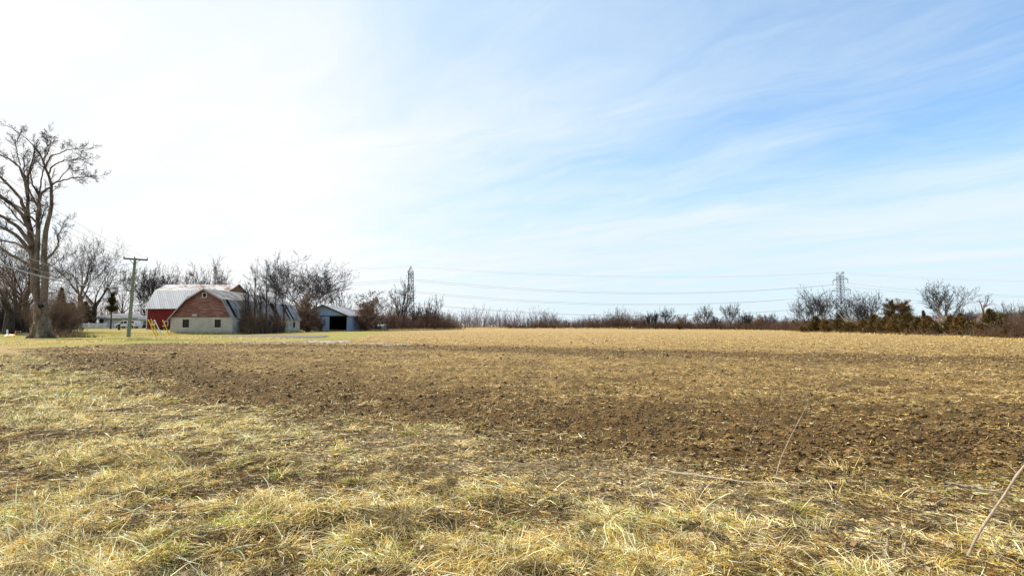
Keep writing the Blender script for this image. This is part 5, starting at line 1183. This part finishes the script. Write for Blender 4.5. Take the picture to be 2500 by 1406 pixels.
for px, yt, D, hw, lb in ((206, 735, 131, 17, 'broad dark evergreen behind the brown brush by the white fence'), (170, 738, 120, 24, 'dark evergreen deep in the brush right of the huge tree'), (226, 757, 133, 7, 'narrow dark evergreen beside the porch of the white house'), (42, 765, 118, 20, 'low dark evergreen under the trunks at the left edge'), (145, 700, 116, 20, 'shaggy brown evergreen rising behind the brush by the huge tree')):
    evergreen(px, yt, D, hw, lb, 'cedar', (.12, .3, .5, .02, .15), 'evergreens by the white house', 'dark_evergreen', seed=60)
evergreen(270, 714, 116, 19, 'lone pine with flat open tiers before the white house roof', 'pine', (.1, .3, .45, .03, .2), None, 'pine_tree', seed=71, clear=.48)

# ------------------------------------------------------------------ thickets and far woods
def thicket(name, label, line, n, h, wid, mc, rpx=.00012, levels=((6, .45), (4, .5)), seed=0, lean=.22, hn=.06):
    """mass of upright twiggy stems on both sides of a line of ground points; h = heights at the points"""
    g = np.random.default_rng(seed + 500); P = np.array(line, float); L = np.linalg.norm(np.diff(P, axis=0), axis=1); cum = np.concatenate([[0], np.cumsum(L)])
    t = g.random(n) * cum[-1]; X = np.interp(t, cum, P[:, 0]) + g.normal(0, wid, n); Y = np.interp(t, cum, P[:, 1]) + g.normal(0, wid, n); Hh = np.interp(t, cum, h)
    Hh = Hh * (.05 + 1.75 * fbm(X, Y, hn * 2.2, 4, seed)) * g.uniform(.4, 1.15, n); Z = gh(X, Y) - .15
    k = 5; d = nrm(np.stack([g.normal(0, lean, n), g.normal(0, lean, n), np.ones(n)], 1)); Q = np.empty((n, k, 3)); Q[:, 0] = np.stack([X, Y, Z], 1)
    for s_ in range(1, k): d = nrm(d + g.normal(0, .12, (n, 3))); Q[:, s_] = Q[:, s_ - 1] + d * (Hh / (k - 1))[:, None]
    dist = np.hypot(X, Y); rm = float(np.mean(dist)) * rpx
    Rr = np.linspace(1, .4, k)[None] * (rm * g.uniform(1.2, 2.6, n))[:, None]; parts = [tubes(Q, Rr, 3)]; cp, cr = Q, Rr
    for m_, ra in levels: cp, cr = spawn(cp, cr, m_, g, t0=.15, ang=(18, 55), ratio=ra, wander=.16, up=.05, k=4, rmin=rm * .8); parts.append(tubes(cp, cr, 3))
    V, f = merge(parts); o = np_mesh(name, V, f, M[mc]); tag(o, label, 'brush', kind='stuff'); return o
def G(px, D): p = at(px, 800, D); return (p[0], D)
thicket('brush', 'purple brown leafless brush massed right of the huge tree', [G(108, 84), G(135, 88), G(158, 92), G(172, 95)], 460, [5.6, 6.6, 5.4, 2.6], 1.1, 'twig_brown', .00010, seed=1, lean=.16)
thicket('brush', 'low dead twigs and brambles round the huge tree foot', [G(120, 69), G(165, 70), G(235, 71)], 220, [1.3, .9, .45], .6, 'twig_brown', .00009, seed=2, lean=.6)
thicket('brush', 'dark tangled brush at the left photo edge', [G(-60, 90), G(0, 92), G(52, 98)], 330, [5.5, 6.0, 3.0], 1.8, 'twig', .00010, seed=3)
thicket('brush', 'brown tangled brush along the side wall of the block barn', [(-48.2, 95.4), (-48.1, 104), (-48.2, 113)], 260, [3.6, 4.2, 3.0], .45, 'twig_brown', .00010, seed=14, lean=.14, hn=.2)
thicket('woods', 'brown leafless woods behind the white house and red barn', [G(-120, 190), G(100, 185), G(240, 180), G(420, 190), G(640, 210)], 620, [9, 9, 8, 9, 9], 3.5, 'twig_red', .00012, seed=4)
thicket('hedgerow_brush', 'reddish brown hedgerow brush running from the blue shed to the field corner', [G(868, 150), G(930, 156), G(1000, 172), G(1060, 188), G(1118, 205)], 1050, [4.2, 4.6, 5.0, 5.0, 2.6], 1.7, 'twig_red', .00012, seed=5)
thicket('hedgerow_brush', 'brown brush behind the hedgerow and the blue shed', [G(840, 172), G(920, 178), G(1010, 190), G(1085, 215)], 500, [6.5, 6.5, 6.0, 5.0], 2.5, 'twig_brown', .00011, seed=6)
thicket('thicket', 'dark leafless thicket closing the far end of the field', [G(1235, 246), G(1330, 243), G(1400, 240), G(1500, 234), G(1600, 222)], 900, [3.5, 4.0, 5.6, 6.6, 4.6], 2.0, 'twig_red', .00013, seed=7)
thicket('thicket', 'brown thicket along the right far edge of the field', [G(1590, 224), G(1700, 198), G(1800, 178), G(1900, 158), G(1985, 132)], 1300, [3.6, 2.9, 2.8, 2.8, 2.8], 1.6, 'twig_red', .00012, seed=8)
thicket('thicket', 'pale brown scrub behind the far edge thicket', [G(1600, 250), G(1750, 225), G(1900, 190), G(2050, 150)], 600, [3.2, 3.2, 3.4, 3.8], 2.5, 'twig_brown', .00011, seed=9)
thicket('thicket', 'brown scrub behind the cedar belt', [G(2000, 142), G(2150, 122), G(2300, 104), G(2420, 92), G(2560, 82)], 760, [3.6, 3.6, 3.4, 3.2, 4.0], 2.0, 'twig_brown', .00010, seed=10)
thicket('brush', 'low grey brown brush in front of the cedar belt', [G(1960, 119), G(2080, 103), G(2200, 87), G(2300, 76), G(2440, 66)], 420, [1.4, 1.0, .9, 1.2, 1.3], .8, 'twig_brown', .00010, seed=15, lean=.4, hn=.12)
thicket('brush', 'reddish brush right of the last cedar at the photo edge', [G(2440, 68), G(2490, 64), G(2560, 60)], 300, [1.5, 3.2, 3.6], .9, 'twig_red', .00010, seed=11)
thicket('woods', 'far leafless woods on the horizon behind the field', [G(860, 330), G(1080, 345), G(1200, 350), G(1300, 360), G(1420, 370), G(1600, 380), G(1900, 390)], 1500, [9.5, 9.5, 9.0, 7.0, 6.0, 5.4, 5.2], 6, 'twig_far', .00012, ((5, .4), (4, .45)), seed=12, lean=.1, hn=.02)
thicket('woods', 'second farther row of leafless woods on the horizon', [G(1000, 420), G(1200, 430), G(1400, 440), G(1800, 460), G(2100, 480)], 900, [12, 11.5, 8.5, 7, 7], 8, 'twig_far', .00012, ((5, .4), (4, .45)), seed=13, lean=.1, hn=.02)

def hills():
    D0 = 900.; xs = np.linspace(G(1500, D0)[0], G(3000, D0)[0], 260); ys = np.linspace(D0, D0 + 500, 40)
    X, Y = np.meshgrid(xs, ys); px = 1250 + X / Y * F
    hp = np.interp(px, [1500, 1700, 1900, 2050, 2200, 2330, 2420, 2520, 2700, 3000], [2.5, 4.0, 5.5, 9, 14, 19, 21.5, 21, 17, 8])
    s_ = sstep(D0, D0 + 120, Y) * (1 - .8 * sstep(D0 + 200, D0 + 480, Y)); Z = hp * s_ * (1 + .10 * (fbm(X, Y, .02, 3, 44) - .5)) + (fbm(X, Y, .11, 3, 45) - .4) * 2.2 * s_ - .5
    n = len(xs); i = np.arange(39)[:, None]; j = np.arange(n - 1)[None]
    f = np.stack([i * n + j, i * n + j + 1, (i + 1) * n + j + 1, (i + 1) * n + j], -1).reshape(-1, 4)
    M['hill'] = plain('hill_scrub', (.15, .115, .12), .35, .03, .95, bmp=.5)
    tag(np_mesh('hills', np.stack([X, Y, Z], -1).reshape(-1, 3), f, M['hill']), kind='structure')
    g = np.random.default_rng(9); m = 2600; px2 = g.uniform(1850, 2650, m); Dp = g.uniform(940, 1090, m); xx = (px2 - 1250) / F * Dp
    hp2 = np.interp(px2, [1500, 1700, 1900, 2050, 2200, 2330, 2420, 2520, 2700, 3000], [2.5, 4.0, 5.5, 9, 14, 19, 21.5, 21, 17, 8]) * sstep(D0, D0 + 120, Dp) - .8
    k = 4; d = nrm(np.stack([g.normal(0, .08, m), g.normal(0, .08, m), np.ones(m)], 1)); Q = np.stack([np.stack([xx, Dp, hp2], 1) + d * (g.uniform(3, 6.5, m) * q / 3)[:, None] for q in range(4)], 1)
    Rr = np.full((m, k), .13); c1, r1 = spawn(Q, Rr, 5, g, t0=.2, ratio=.5, k=3, rmin=.10)
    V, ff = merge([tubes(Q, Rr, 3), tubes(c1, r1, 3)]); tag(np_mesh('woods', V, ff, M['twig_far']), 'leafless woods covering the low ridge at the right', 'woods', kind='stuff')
hills()

# ------------------------------------------------------------------ taller dead grass along the edges
rough_grass('rough_grass', [[G(800, 140), G(900, 147), G(1000, 165), G(1120, 204)]], 9000, .9, 'pale dead grass along the foot of the hedgerow')
rough_grass('rough_grass', [[(-60.5, 93.4), (-49.2, 93.4)], [(-48.9, 94), (-48.6, 124)], [(-56, 138.4), (-42.9, 138.4)]], 5000, .55, 'dead grass along the barn and shed walls', .25)
rough_grass('rough_grass', [[tuple(gp(-60, 845)), tuple(gp(150, 836)), tuple(gp(330, 829)), tuple(gp(470, 825)), tuple(gp(690, 828))]], 9000, .42, 'pale dead grass strip between the lawn and the tilled field', 1.4)
rough_grass('rough_grass', [[G(1560, 228), G(1700, 190), G(1800, 170), G(1900, 148), G(2000, 112), G(2150, 92), G(2290, 77), G(2400, 67), G(2540, 58)]], 12000, .45, 'dead grass edging the field under the cedar belt', .9)
rough_grass('rough_grass', [[G(1120, 230), G(1250, 236), G(1400, 232), G(1560, 228)]], 5000, .7, 'pale dead grass at the far end of the field', 1.0)
rough_grass('lawn_grass', [[G(100, 78), G(330, 82), G(420, 84)], [G(-40, 70), G(60, 73)], [G(120, 92), G(420, 92)]], 16000, .16, 'short green lawn grass round the utility pole', 3.0, ('green', 'gold', 'ochre', 'pale'), (1.0, .6, .3, .2))

# ------------------------------------------------------------------ dead stalks by the camera
def stalk(label, pts, r0, r1, m='stalk', twigs=0, seed=0, group='dead weed stalks in the verge'):
    g = np.random.default_rng(seed); P = resample(np.array(pts, float), 16); P[1:, :] += g.normal(0, r0 * .3, (15, 3)); base = P[0].copy()
    r = thing('dead_stalk', label, 'dead stalk', base, group); rad_ = np.linspace(r0, r1, 16); rad_[::4] *= 1.25
    V, f = tubes(P[None], rad_[None], 8); np_mesh('stem', V, f, M[m], r, smooth=True)
    if twigs:
        c, cr = spawn(P[None], rad_[None], twigs, g, t0=.35, ang=(15, 40), ratio=.16, k=4, rmin=.0012, endfork=False); V, f = tubes(c, cr, 4); np_mesh('twigs', V, f, M[m], r)
def gpz(px, py, dz=0.0):
    p = gp(px, py); z = float(detail(np.array(p[0]), np.array(p[1]), field_sd(np.array(p[0]), np.array(p[1])))); return np.array([p[0], p[1], z + dz])
b = gpz(2355, 1362, -.04); D = b[1]
stalk('thick bare grey stalk leaning out of the right photo edge', [b, at(2400, 1285, D - .02), at(2450, 1210, D - .06), at(2500, 1138, D - .1), at(2610, 985, D - .2)], .0088, .006, 'stalk', 0, 1)
b = gpz(1886, 1176, -.03); D = b[1]; stalk('tall thin pale stalk standing before the tilled soil', [b, at(1905, 1120, D), at(1937, 1052, D - .03), at(1970, 990, D - .08)], .0040, .0018, 'stalk_pale', 0, 2)
b = gpz(1814, 1158, -.03); D = b[1]; stalk('thin faint stalk left of the tall pale one', [b, at(1822, 1110, D), at(1838, 1055, D), at(1852, 1012, D)], .0022, .001, 'stalk', 4, 3)
stalk('long pale stalk lying flat below the two standing thin ones', [gpz(1606, 1158, .035), gpz(1700, 1166, .03), gpz(1800, 1178, .035), gpz(1945, 1190, .02)], .007, .005, 'stalk_pale', 3, 4)
stalk('second thinner stalk lying just above the long pale one', [gpz(1640, 1162, .05), gpz(1760, 1180, .05), gpz(1850, 1186, .03)], .004, .003, 'stalk_pale', 2, 5)
stalk('dark rotten stalk lying near the right photo edge', [gpz(2305, 1180, .02), gpz(2390, 1187, .03), gpz(2470, 1198, .02)], .013, .007, 'stalk', 0, 6)
stalk('thin dark twig lying in the grass right of centre', [gpz(1930, 1234, .03), gpz(2000, 1232, .04), gpz(2070, 1230, .03)], .004, .003, 'stalk', 2, 7)
stalk('short grey stick lying at a slant near the thick leaning stalk', [gpz(2280, 1243, .01), gpz(2310, 1226, .05)], .006, .004, 'stalk', 0, 8)
stalk('short broken stub standing in the grass near the bottom right', [gpz(2165, 1345, -.02), at(2168, 1312, gpz(2165, 1345)[1])], .010, .008, 'stalk', 0, 9)
stalk('second broken stub right beside the short one at the bottom right', [gpz(2205, 1350, -.02), at(2211, 1322, gpz(2205, 1350)[1])], .011, .007, 'stalk', 0, 10)
stalk('slanting pale stalk at the soil edge right of centre', [gpz(1515, 1098, -.01), at(1530, 1080, gpz(1515, 1098)[1])], .005, .003, 'stalk_pale', 0, 11)
stalk('grey forked twig standing at the soil edge left of centre', [gpz(860, 1032, -.01), at(868, 1022, 9.1), at(880, 1036, 8.9)], .008, .006, 'stalk', 0, 12)
